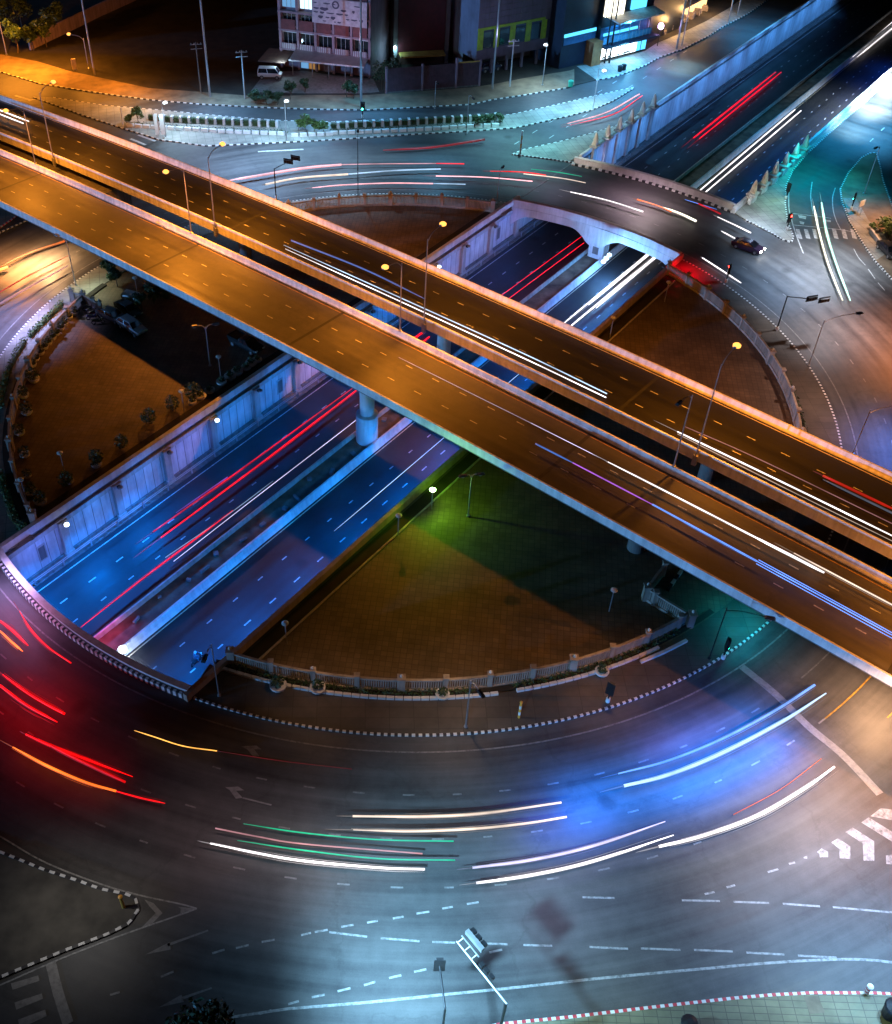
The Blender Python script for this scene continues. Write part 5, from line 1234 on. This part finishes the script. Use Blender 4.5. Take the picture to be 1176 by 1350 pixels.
def trail(label, streaks, z=.7, zf=None):
    """streaks: [(pixels, colour, strength, radius)], surveyed at lamp height z"""
    if zf is None: pp = lambda x, y: G(x, y, z)
    else: pp = zf
    t = None
    for pts, col, st, r in streaks:
        st = min(st, 1.7 if col in ('red', 'crim') else 1.5 if col in ('bluew', 'lilac', 'warm', 'azure') else 2.4); r *= .92
        P = [pp(*q) for q in pts]
        if t is None: t = thing('light_trail', label, 'light trail', P[0])
        P = spline(P, 10); b = MB(); n = len(P)
        main = glowmat(col, st); side = glowmat(col, st * .45); dim = glowmat(col, st * .16)
        ra, rb = TR.choice(((.35, 1), (1, 1), (1, .4), (.5, 1), (.8, .6)))
        b.fil(P, r * (.66 if col in ('red', 'crim') else .8), main, ra, rb)
        if r > .085 and st > .5:     # finer filaments beside the core; the dim ones stand in for its soft halo
            for sg in (-1, 1):
                a0, a1 = TR.randint(0, n // 5), n - TR.randint(0, n // 4); q = offset(P, sg * r * TR.uniform(.8, 1.25))[a0:a1]
                if len(q) > 3: b.fil(q, r * TR.uniform(.14, .3), side if TR.random() < .6 else dim, .4, .4)
            for _ in range(4):
                a0 = TR.randint(0, n // 2); a1 = min(n, a0 + TR.randint(max(4, n // 4), n)); q = offset(P, r * TR.uniform(-2.6, 2.6))[a0:a1]
                if len(q) > 3: b.fil(q, r * TR.uniform(.07, .16), dim if TR.random() < .7 else side, .1, .1)
            k = TR.randint(n // 6, n // 3); e0 = P[0] - (P[min(k, n - 1)] - P[0]) * .45; b.fil(spline([e0, P[0], P[min(3, n - 1)]], 5), r * .3, dim, .2, 1)
        b.build('streak', t, smooth=True)
    return t
trail('warm white pair of light streaks above the blue glow at the bottom of the ring', [([(465, 1076), (560, 1076.5), (640, 1072), (740, 1058)], 'warm', 5, .13), ([(463, 1094), (540, 1096), (620, 1093), (690, 1086), (747, 1077)], 'warm', 5, .13)])
trail('green pair of light streaks at the bottom of the ring', [([(321, 1086), (400, 1098), (500, 1107), (598, 1109)], 'green', 1.3, .09), ([(313, 1108), (400, 1121), (500, 1132), (600, 1134)], 'green', 1.3, .09)])
trail('white and pale pink pair of streaks beneath the green pair', [([(284, 1092), (340, 1103), (400, 1112.6), (557, 1125.5)], 'pink', .7, .09), ([(277, 1112), (340, 1125), (400, 1135), (500, 1144), (560, 1146)], 'white', 5, .13)])
trail('lilac white pair of streaks curving below the blue glow', [([(623, 1144), (700, 1134), (780, 1116), (877, 1083)], 'lilac', 5, .14), ([(628, 1164), (700, 1154), (780, 1136), (888, 1101)], 'white', 6, .14)])
trail('thickest white streak at the lower right with a thin orange one inside it', [([(869, 1116), (930, 1101), (1000, 1075), (1060, 1040), (1100, 1011)], 'white', 9, .2), ([(967, 1074), (1030, 1040), (1083, 1000)], 'orange', 1.2, .06)])
trail('blue white pair of streaks over the brightest blue glow of the ring', [([(823, 1036), (880, 1022), (950, 994), (1030, 952), (1089, 914)], 'bluew', 6, .2), ([(815, 1020), (880, 1003), (950, 975), (1020, 938), (1074, 903)], 'azure', 2.2, .15)])
trail('short red streak just outside the striped parapet at the left', [([(24, 803), (41, 830), (64.6, 854), (93.5, 874)], 'red', 3, .13)])
trail('red and orange pair of streaks at the left photo edge', [([(0, 818.6), (17, 832), (37, 851)], 'red', 4, .2), ([(0, 832), (15, 846), (30, 858.7)], 'orange', 6, .12)])
trail('thick red pair of streaks in the middle of the left ring', [([(0, 886.6), (34, 912), (60, 928), (85, 941)], 'red', 4, .2), ([(0, 903.6), (34, 929), (75.5, 952)], 'red', 4, .2)])
trail('red and orange pair of streaks at the lower left of the ring', [([(34, 968), (68, 983.6), (119, 1003), (175, 1024)], 'red', 4, .14), ([(50, 974), (100, 1000), (165, 1031)], 'red', .8, .18), ([(17, 985), (61, 1009), (112, 1031), (153, 1043)], 'orange', 6, .14), ([(153, 1043), (185, 1052), (217.6, 1059)], 'red', 2.5, .1)])
trail('short amber streak with a faint red tail on the dark ring', [([(177, 963), (204, 971.7), (241.6, 983.6), (286, 990)], 'amber', 2.2, .07), ([(286, 990), (370, 1003), (464, 1014)], 'red', .1, .06)])
trail('white and pink pair of streaks behind the farther flyover', [([(350, 243), (394, 234.7), (459, 229.6)], 'warm', 3, .2), ([(459, 229.6), (520, 225), (581, 222.8)], 'bluew', 2, .13)])
trail('long pink streak with a red end behind the flyovers', [([(302, 238), (332.7, 232.7), (400, 221.7), (450, 217)], 'pink', 1.6, .22), ([(450, 217), (503, 216), (575, 215.5)], 'pink', 1, .1), ([(575, 215.5), (612, 216)], 'red', 3, .14)])
trail('pink streak nearest the island fence behind the flyovers', [([(411, 247.6), (452, 244), (513, 241.5), (571, 242)], 'pink', 2, .13), ([(571, 242), (613.6, 243)], 'bluew', 2, .11)])
trail('pale pink streak in the middle of the far ring', [([(574.6, 232), (639, 233.7), (702, 239)], 'pink', 2.6, .1)])
trail('red streak turning white beside a green one on the far ring', [([(646, 225.6), (690, 227), (720, 231)], 'red', 4, .13), ([(690, 229), (740, 235), (772, 241)], 'warm', 5, .11), ([(700, 223), (735, 227), (767, 232.6)], 'green', .9, .09)])
trail('wide faint red streak across the far ring near the long island', [([(505, 198), (571, 194), (639, 183.7)], 'red', .22, .3)])
trail('white streak above the arched bridge', [([(752, 253), (799.5, 264), (848, 279)], 'white', 8, .15)])
trail('cream white streak fading to orange above the bridge', [([(840, 263), (866, 271), (885, 279)], 'orange', 1.6, .16), ([(872, 273), (895, 281), (917.7, 291.4)], 'cream', 6, .22)])
trail('white pair of short streaks left of the car with blazing lights', [([(946, 286), (990, 307)], 'white', 8, .12), ([(951, 304.6), (977.4, 319)], 'white', 7, .12), ([(903, 263), (945, 276)], 'blue', 1.2, .06), ([(920, 268), (950, 282)], 'crim', .7, .2)])
trail('white streak beside the red glow at the island edge', [([(926, 340), (977, 373)], 'white', 8, .14)])
trail('faint orange streaks on the road at the far left edge', [([(-20, 362), (0, 356), (10, 352)], 'amber', 5, .3), ([(0, 352), (40, 333), (85, 318)], 'orange', .9, .2), ([(0, 400), (50, 372), (90, 350)], 'pink', .5, .16), ([(0, 385), (40, 362), (90, 337)], 'red', .6, .14)])
trail('white and mint pair of streaks leaving the slip road', [([(1073, 272), (1079.6, 304), (1092, 348), (1111, 396)], 'cream', 8, .16), ([(1083, 267), (1090, 307.6), (1102.5, 348), (1121, 396)], 'mint', 6, .17)])
trail('pink red pair of streaks by the tip of the long island', [([(748, 163), (800, 148), (843, 124)], 'pink', 1.5, .16), ([(752, 165), (810, 150), (847, 126)], 'crim', 2.2, .13)])
ZU = -5.3
trail('crimson pair of streaks on the sunken road beyond the ring bridge', [([(914, 182), (1023, 95)], 'crim', 2.6, .2), ([(922, 183), (1030, 95)], 'crim', 2.6, .2)], ZU)
trail('long white pair of streaks on the sunken road beyond the ring bridge', [([(905, 266), (1048, 144.5)], 'white', 7, .16), ([(913, 268), (1056, 146)], 'white', 7, .16)], ZU)
trail('white pair of streaks at the top right corner of the sunken road', [([(1124, 75), (1190, 18)], 'white', 5, .18), ([(1129, 76), (1200, 18)], 'white', 4, .16)], ZU)
trail('bright red pair of streaks on the sunken road under the nearer flyover', [([(212, 709), (340, 614), (481, 506)], 'red', 3.5, .15), ([(202, 701), (330, 610), (470, 508)], 'crim', .9, .14), ([(232, 676), (300, 629)], 'purple', .5, .1)], ZU)
trail('dim crimson tail of the red pair between the two flyovers', [([(545, 447), (560, 436)], 'red', 4, .2), ([(555, 453), (566, 444)], 'red', 4, .2)], ZU)
trail('pink streak with a thin white one beside the median', [([(97, 834.5), (192, 760), (249.7, 716.5), (307, 673)], 'crim', 1.5, .1), ([(229, 740), (331.6, 660), (450, 569), (490, 537)], 'lilac', 2.2, .055), ([(218, 735), (300, 679), (360, 634)], 'bluew', .5, .06)], ZU)
trail('thin white streak on the near carriageway of the sunken road', [([(440.7, 700), (488, 660), (583, 579), (690, 488)], 'bluew', 2.2, .05)], ZU)
trail('thin red pair of streaks beneath the arched bridge', [([(655, 394), (778.6, 303)], 'crim', 1.6, .08), ([(665, 398), (770, 320)], 'crim', 2.2, .08)], ZU)
trail('dazzling white pair of streaks beneath the arched bridge', [([(735, 433), (859.5, 330)], 'white', 9, .15), ([(744, 437), (869.7, 333)], 'white', 9, .15), ([(776, 402), (858, 334)], 'white', 5, .1), ([(786, 406), (868, 337)], 'white', 5, .1)], ZU)
def onA(x, y):
    p = G(x, y, 7.7)
    for _ in range(4): p = G(x, y, zdeck((p - C0).dot(DD)) + .7)
    return p
trail('white streak along the far lane of the nearer flyover', [([(525.5, 471), (700, 557.7)], 'lilac', .8, .035), ([(700, 557.7), (800, 608)], 'lilac', 1.6, .045), ([(800, 608), (1000, 710.5)], 'white', 4, .1), ([(1000, 710.5), (1086.5, 755)], 'white', 8, .16)], zf=onA)
trail('purple streak turning into a triple blue one on the nearer flyover', [([(706, 585), (755, 610)], 'blue', .5, .12), ([(755, 610), (860, 665)], 'purple', 1.2, .09), ([(860, 665), (998, 740)], 'blue', 1.6, .12), ([(998, 740), (1090, 790), (1190, 845)], 'blue', 3.2, .07), ([(1000, 738), (1092, 788), (1192, 843)], 'blue', 3.2, .05), ([(997, 743), (1088, 793), (1188, 848)], 'blue', 3.2, .05)], zf=onA)
trail('pale pink streak at the lower right of the nearer flyover', [([(1046.6, 729), (1142.7, 780), (1200, 810)], 'warm', 2.6, .11)], zf=onA)
trail('long white pair of streaks on the farther flyover', [([(374, 323), (540, 398), (690, 466), (800, 519)], 'bluew', 5, .09), ([(376, 328), (540, 403), (690, 472), (799, 524)], 'white', 5, .09), ([(384, 317), (480, 355), (560, 394)], 'blue', .45, .14)], zf=onA)
trail('white streak at the right end of the farther flyover', [([(893, 569), (1040, 640), (1190, 713)], 'white', 7, .11), ([(893, 572), (1040, 646), (1190, 720)], 'warm', .6, .05), ([(902, 562), (1000, 605), (1190, 697)], 'pink', .35, .06)], zf=onA)
trail('broad dark red streak at the right end of the farther flyover', [([(1085, 627), (1190, 677)], 'red', .55, .2), ([(1085, 632), (1190, 683)], 'bluew', .12, .14)], zf=onA)
trail('white pair of streaks at the upper left of the farther flyover', [([(-20, 138), (0, 145.5), (38, 160)], 'white', 7, .15), ([(-20, 143), (0, 150.6), (30.6, 162.5)], 'white', 7, .15)], zf=onA)
# ================================================================== LIGHT
def sodium(p, sg, k=1.0, wide=9000):
    """road luminaire: two beams thrown along the carriageway and a weak wide one"""
    for f in (-1, 1): light('sodium_lamp', 'SPOT', p, SOD, 20500 * k, rad=.2, size=112, blend=1, dir=DD * f * .95 + DM * sg * .22 - Vector((0, 0, 1)))
    light('sodium_lamp', 'SPOT', p, SOD, wide, rad=.2, size=172, blend=1, dir=(0, 0, -1))
for e, on, sg in FLY:
    s_ = (e - C0).dot(DD); q = e + DM * sg * .4 - Vector((0, 0, .75))
    if on: sodium(q, sg, (1 if sg < 0 else .8) * (.6 if s_ < -60 else .9 if s_ < -20 else 1), 3500 if abs(s_) < 10 and sg < 0 else 17000 if s_ < -20 else 12000)
for tt, sg in ((-2.9, -1), (6.6, 1)): sodium(DK(75, tt, 10.6), sg, 1, 40000 if sg < 0 else 12000)   # assumed next pair of the row, unseen, added to light the right end
M_UL = emit('underpass_lamp', (.75, .88, 1), 7)
UBL = (.0, .2, 1.0)
for k, a0 in enumerate(PIL):
    lit = k in (1, 4, 7, 10)
    t = thing('wall_lamp', 'blazing white wall lamp on a pilaster of the far underpass wall' if lit else 'small dark floodlight on a pilaster of the far underpass wall', 'wall lamp', UP(-14.5, a0, -.9), 'lit wall lamps of the underpass' if lit else 'dark floodlights of the underpass')
    b = MB(); b.box(UP(-14.45, a0, -.92), (.4, .3, .3), M_DARKMETAL, rz=A_U); b.build('housing', t)
    b = MB(); b.lathe(UP(-14.2, a0, -1.05), [(.08, 0), (.28, .15), (.28, .32), (.08, .45)], M_UL if lit else M_LENSOFF, 10); b.build('lens', t)
    pw = 8500 if a0 < -30 else 1100 if a0 < 10 else 600
    light('underpass_blue', 'SPOT', UP(-13.0, a0 + 1.5, -.8), UBL, pw, rad=.3, size=160, blend=.7, dir=(N * .7 + Vector((0, 0, -1))))
    light('underpass_wall_wash', 'SPOT', UP(-10.5, a0 + 3.9, -1.2), (.0, .24, 1.0) if k % 3 else (.06, .2, 1), 1500 if a0 < 20 else 1000, rad=.5, size=120, blend=1, dir=(-N - Vector((0, 0, .4))))
for a0 in range(-46, 46, 9):
    light('underpass_blue', 'SPOT', UP(9.0, a0, -.6), UBL, (9500 if a0 < -30 else 8500) if a0 < 30 else 6000, rad=.4, size=140, blend=1, dir=(-N * .15 + Vector((0, 0, -1))))  # unseen spots added to turn the near lanes blue, no fixture
    light('barrier_wash', 'SPOT', UP(4.2, a0 + 4, -2.5), (.0, .25, 1), 1100, rad=.4, size=120, blend=1, dir=(-N - Vector((0, 0, .7))))
light('underpass_blue', 'SPOT', UP(5, -13, -1.5), (.03, .3, 1), 3500, rad=.4, size=60, blend=1, dir=(UP(-1, -6, -3.5) - UP(5, -13, -1.5)))  # added spot turned on the round pillar
t = thing('barrier_lamp', 'brilliant white lamp on the end of the bright median barrier', 'barrier lamp', UP(.6, -50.6, -5)); p = G(162, 858, -4.6)
b = MB(); b.lathe(p, [(.12, -.3), (.4, 0), (.45, .35), (.2, .6)], M_UL, 12); b.build('lens', t); b = MB(); b.tube([p - Vector((0, 0, 1.1)), p], .08, M_METAL, 6); b.build('post', t)
light('barrier_lamp_light', 'POINT', p + N * .8 + Vector((0, 0, .3)), (.75, .85, 1), 500, rad=.3)
t = thing('bridge_lamp', 'row of three white lamps under the arched bridge beside its pier', 'bridge lamp', UP(.6, 54, -2)); 
for k in range(3):
    p = G(795 + k * 4, 347 - k * 4.5, -2.2); b = MB(); b.lathe(p, [(.1, 0), (.32, .15), (.32, .35), (.1, .5)], M_UL, 10); b.build('lens', t)
light('bridge_lamp_and_fill', 'POINT', G(803, 345, -2.6), (.15, .45, 1), 5000, rad=.3)
for a0 in range(76, 200, 9): light('underpass_wall_wash', 'SPOT', UP(-9.5, a0, 0), (.07, .3, .85), 3300, rad=.5, size=110, blend=1, dir=(-N - Vector((0, 0, .5))))  # added blue spots washing the wall past the bridge
for a0 in range(78, 170, 11): light('underpass_blue', 'SPOT', UP(8.5, a0, 0), (.01, .12, 1.0), 2600, rad=.4, size=130, blend=1, dir=(0, 0, -1))
# street lighting, with unseen cut-off spots added over the carriageways for their light pools
def glow(x, y, z, col, p, size=135, **k):
    q = G(x, y, 0) + Vector((0, 0, z)); return light('unseen_spot', 'SPOT', q, col, p, size=size, blend=1, dir=(0, 0, -1), rad=.3, **k)
CB = (.3, .66, 1.0)
for key, P in (('a', 9000), ('b', 9000), ('c', 3500), ('d', 5500)): q = LMPS[key]; light('street_or_assumed_light', 'SPOT', q - Vector((0, 0, .5)), (.45, .78, 1), P, rad=.2, size=140, blend=1, dir=(0, 0, -1))
glow(330, 222, 15, (.34, .6, 1), 68000); glow(450, 222, 13, (.35, .68, 1), 22000); glow(575, 222, 10, (.18, .6, 1), 11000); glow(250, 160, 12, (.5, .7, 1), 20000); glow(420, 155, 11, (.2, .55, 1), 16000)
glow(690, 185, 13, (.25, .75, .9), 26000); glow(640, 160, 12, (.2, .5, .8), 9000); glow(740, 145, 12, (.2, .6, 1), 24000); glow(815, 108, 12, (.12, .48, 1), 34000); glow(900, 88, 6, (.6, .95, 1), 5500, 105); glow(870, 100, 13, (.1, .45, 1), 24000, 130); glow(985, 40, 12, (.06, .36, .8), 22000, 135)
glow(1128, 168, 6, (.45, .8, 1), 12000, 115); glow(1150, 140, 6.5, (.7, .93, 1), 38000, 115); glow(1174, 112, 7, (.8, .95, 1), 60000, 120); glow(1165, 170, 9, (.1, .5, 1), 16000); glow(1150, 150, 14, (.03, .4, .9), 38000, 125); glow(1105, 185, 11, (.01, .36, .8), 15000, 120); glow(1060, 228, 9, (.0, .62, .66), 10000, 130); glow(1095, 255, 11, (.01, .38, .75), 16000, 125); glow(1035, 272, 6, (.35, .75, .7), 3500, 125)
glow(1085, 350, 11, (.75, .82, .95), 40000, 110); glow(1090, 425, 11, (.75, .72, .8), 22000, 115); glow(1000, 300, 6, (.5, .7, 1), 6000); glow(1035, 370, 10, (.35, .6, 1), 16000, 115)
glow(1205, 455, 13, (1, .3, .1), 42000, 112); glow(1110, 530, 12, (1, .6, .5), 9000); glow(1190, 590, 8, (.06, .24, 1), 16000, 115); glow(1160, 300, 10, (1, .5, .25), 12000, 110)
glow(22, 352, 4.4, (1, .36, .1), 20000, 160); glow(60, 347, 4.2, (1, .55, .24), 21000, 160); glow(25, 425, 9, (.42, .45, 1), 26000, 115); glow(122, 385, 4.4, (.85, 1, .7), 1500, 140)
glow(1168, 945, 4.6, (1, .54, .28), 8000, 165); glow(1130, 1000, 10, (1, .58, .34), 12000, 130); glow(1172, 745, 6, (.75, .85, 1), 9000, 110)
glow(500, 1222, 15, (.27, .55, .85), 12000, 108); 
sh, hd_ = G(702, 1226, 0), G(613, 1248, 6.5); LP = sh + (hd_ - sh) * 2.3; light('street_or_assumed_light', 'SPOT', LP, (.27, .6, .88), 120000, rad=.5, size=94, blend=1, dir=G(600, 1285, 0) - LP); glow(1130, 1220, 18, (.24, .48, .88), 46000, 110); glow(1176, 1285, 12, (.3, .66, 1), 14000, 110); glow(890, 1215, 12, (.4, .5, .6), 2600, 112); glow(1080, 1345, 7, (.75, 1, .6), 1500, 120); glow(800, 1350, 6, (.7, .8, .45), 700, 120)  # assumed unseen high lamp, placed to throw the gantry shadow on the road
glow(420, 1125, 9, (1, .75, .7), 2300, 105); glow(280, 1090, 9, (.9, .6, .6), 1300, 110); glow(1000, 1115, 10, (.98, .84, .84), 7000, 118); glow(1090, 1080, 9, (.9, .72, .75), 10000, 115); glow(720, 1170, 9, (.6, .65, 1), 3500, 110)
glow(985, 826, 4.4, (.0, .42, .6), 6500, 150); glow(905, 362, 3.2, (1, .0, .01), 3800, 140); light('headlight_beam', 'SPOT', G(1003, 326, .7), (.8, .9, 1), 6000, size=75, blend=1, dir=(1, -.25, -.12), rad=.1)
glow(830, 262, 8, (.8, .5, .75), 4800, 120); glow(730, 240, 8, (.5, .45, .7), 4000, 120); glow(300, 140, 11, (.15, .5, 1), 13000, 125); glow(500, 148, 11, (.12, .5, 1), 12000, 125)
light('bridge_lamp_and_fill', 'POINT', UP(-6, 40, 3), (.7, .4, 1), 1200, rad=.4)  # added violet fill for the bridge parapet, no lamp stands here
glow(600, 940, 9, (1, .6, .35), 1700, 120); glow(420, 920, 8, (1, .55, .3), 800, 120); glow(800, 905, 8, (1, .5, .25), 1100, 120)  # unseen warm spots added to brighten the near fence
light('bridge_lamp_and_fill', 'SPOT', UP(-10.5, 73, -1.2), (.6, .5, 1), 2500, rad=.4, size=70, blend=1, dir=U - N * .25)  # added lilac fill for the sides of the tall pilasters
light('unseen_spot', 'SPOT', UP(-14, 62, 8), (1, .86, .72), 9000, rad=.3, size=70, blend=1, dir=U - Vector((0, 0, .35)))  # unseen spot added to brighten the far wall spires
light('unseen_spot', 'SPOT', UP(17, 60, 7), (1, .9, .75), 7000, rad=.3, size=70, blend=1, dir=U - Vector((0, 0, .3)))  # another added spot, for the spires by the slip road
glow(850, 276, 6.5, (1, .78, .82), 7000, 150); glow(100, 1200, 9, (.9, .85, .8), 1800, 120)  # unseen spots added for the outer parapet and the lower left island
light('green_lamp', 'POINT', GRN + Vector((.25, -.1, .7)), (.32, 1, .015), 1200, rad=.15)
light('amber_lamp', 'POINT', G(100, 50, 5.6), SOD, 5000, rad=.2); light('amber_lamp', 'POINT', G(-10, 25, 9), SOD, 14000, rad=.2); glow(40, 100, 10, SOD, 42000); glow(150, 118, 9, SOD, 14000); glow(180, 140, 9, (1, .55, .25), 9000)
light('wall_lamp_light', 'POINT', LAMP_RED, (.3, .75, 1), 350, rad=.2); light('shop_light', 'POINT', LAMP_SHOP, (.2, .7, 1), 2500, rad=.4); light('shop_light', 'POINT', LAMP_SHOP2, (.05, .5, 1), 1800, rad=.4); light('sign_light', 'POINT', LAMP_VIO, (.6, .35, 1), 900, rad=.4)
for p in LAMP_AMB: light('shop_light', 'POINT', p, (1, .55, .2), 1500, rad=.3)
light('forecourt_light', 'POINT', G(372, 100, 0) + Vector((0, -1, 3.5)), (.5, .8, 1), 500, rad=.3); light('facade_fill', 'POINT', G(440, 120, 0) + Vector((0, 0, 9)), (.9, .55, .8), 1300, rad=.5)  # facade fill is unseen, added to brighten the apartment block
light('facade_fill', 'POINT', G(660, 120, 0) + Vector((0, 0, 10)), (.5, .5, 1), 500, rad=.5)  # a second unseen fill, added for the lime pillared block
# glow thrown on the road by the passing vehicles
def road_glow(a, b, w, col, p, z=1.6):
    A, B = G(*a), G(*b); d = B - A; o = light('vehicle_glow', 'AREA', (A + B) / 2 + Vector((0, 0, z)), col, p, sx=d.length, sy=w); o.rotation_euler = (0, 0, math.atan2(d.y, d.x)); return o
BL = (.0, .2, 1)
road_glow((740, 1062), (880, 1032), 4, BL, 1700, 2.0); road_glow((880, 1030), (1035, 962), 4.5, BL, 5200, 2.4); road_glow((700, 1090), (800, 1068), 3, (.05, .15, 1), 900, 2.5); road_glow((850, 992), (960, 955), 1.6, (.4, .05, .5), 130, 1.6)
road_glow((0, 900), (80, 945), 6, (1, .003, .008), 420, 2.6); road_glow((20, 980), (150, 1030), 4, (1, .01, .01), 160, 2.4); road_glow((0, 790), (40, 850), 4, (.8, .25, .6), 500, 2.5); road_glow((0, 760), (30, 800), 4, (.55, .4, 1), 700, 2.5)
road_glow((80, 850), (150, 770), 3, (.9, .05, .25), 250, -4.6)
# sky and the low, weak moon
w = bpy.data.worlds.new('World'); SC.world = w; w.use_nodes = True; nt = w.node_tree
sky = nt.nodes.new('ShaderNodeTexSky'); sky.sky_type = 'NISHITA'; sky.sun_disc = False
EL, AZ = R_(3.5), R_(248)
sky.sun_elevation = EL; sky.sun_rotation = AZ
bg = nt.nodes['Background']; bg.inputs['Strength'].default_value = .0016; nt.links.new(sky.outputs[0], bg.inputs['Color'])
sun = bpy.data.lights.new('moon', 'SUN'); sun.energy = 2.6; sun.angle = R_(.5); sun.color = (.14, .44, 1.0)
so = bpy.data.objects.new('moon', sun); COL.objects.link(so); so.location = (0, 0, 150)
to_sun = Vector((math.sin(AZ) * math.cos(EL), math.cos(AZ) * math.cos(EL), math.sin(EL)))
so.rotation_euler = (-to_sun).to_track_quat('-Z', 'Y').to_euler()
# camera
cd = bpy.data.cameras.new('camera'); cam = bpy.data.objects.new('camera', cd); COL.objects.link(cam)
cam.location = (0, 0, CAMH); cam.rotation_euler = (math.pi / 2 - PITCH, 0, 0)
cd.sensor_fit = 'HORIZONTAL'; cd.sensor_width = 36; cd.lens = FPX / 1176 * 36; cd.shift_x = (588 - CXP) / 1176; cd.clip_start = .5; cd.clip_end = 3000
SC.camera = cam
SC.render.engine = 'CYCLES'; SC.cycles.use_denoising = True; SC.cycles.max_bounces = 4; SC.cycles.diffuse_bounces = 2; SC.cycles.glossy_bounces = 2; SC.cycles.sample_clamp_indirect = 4
SC.cycles.use_light_tree = True
SC.view_settings.view_transform = 'Standard'; SC.view_settings.look = 'None'; SC.view_settings.exposure = -.15; SC.view_settings.gamma = 1
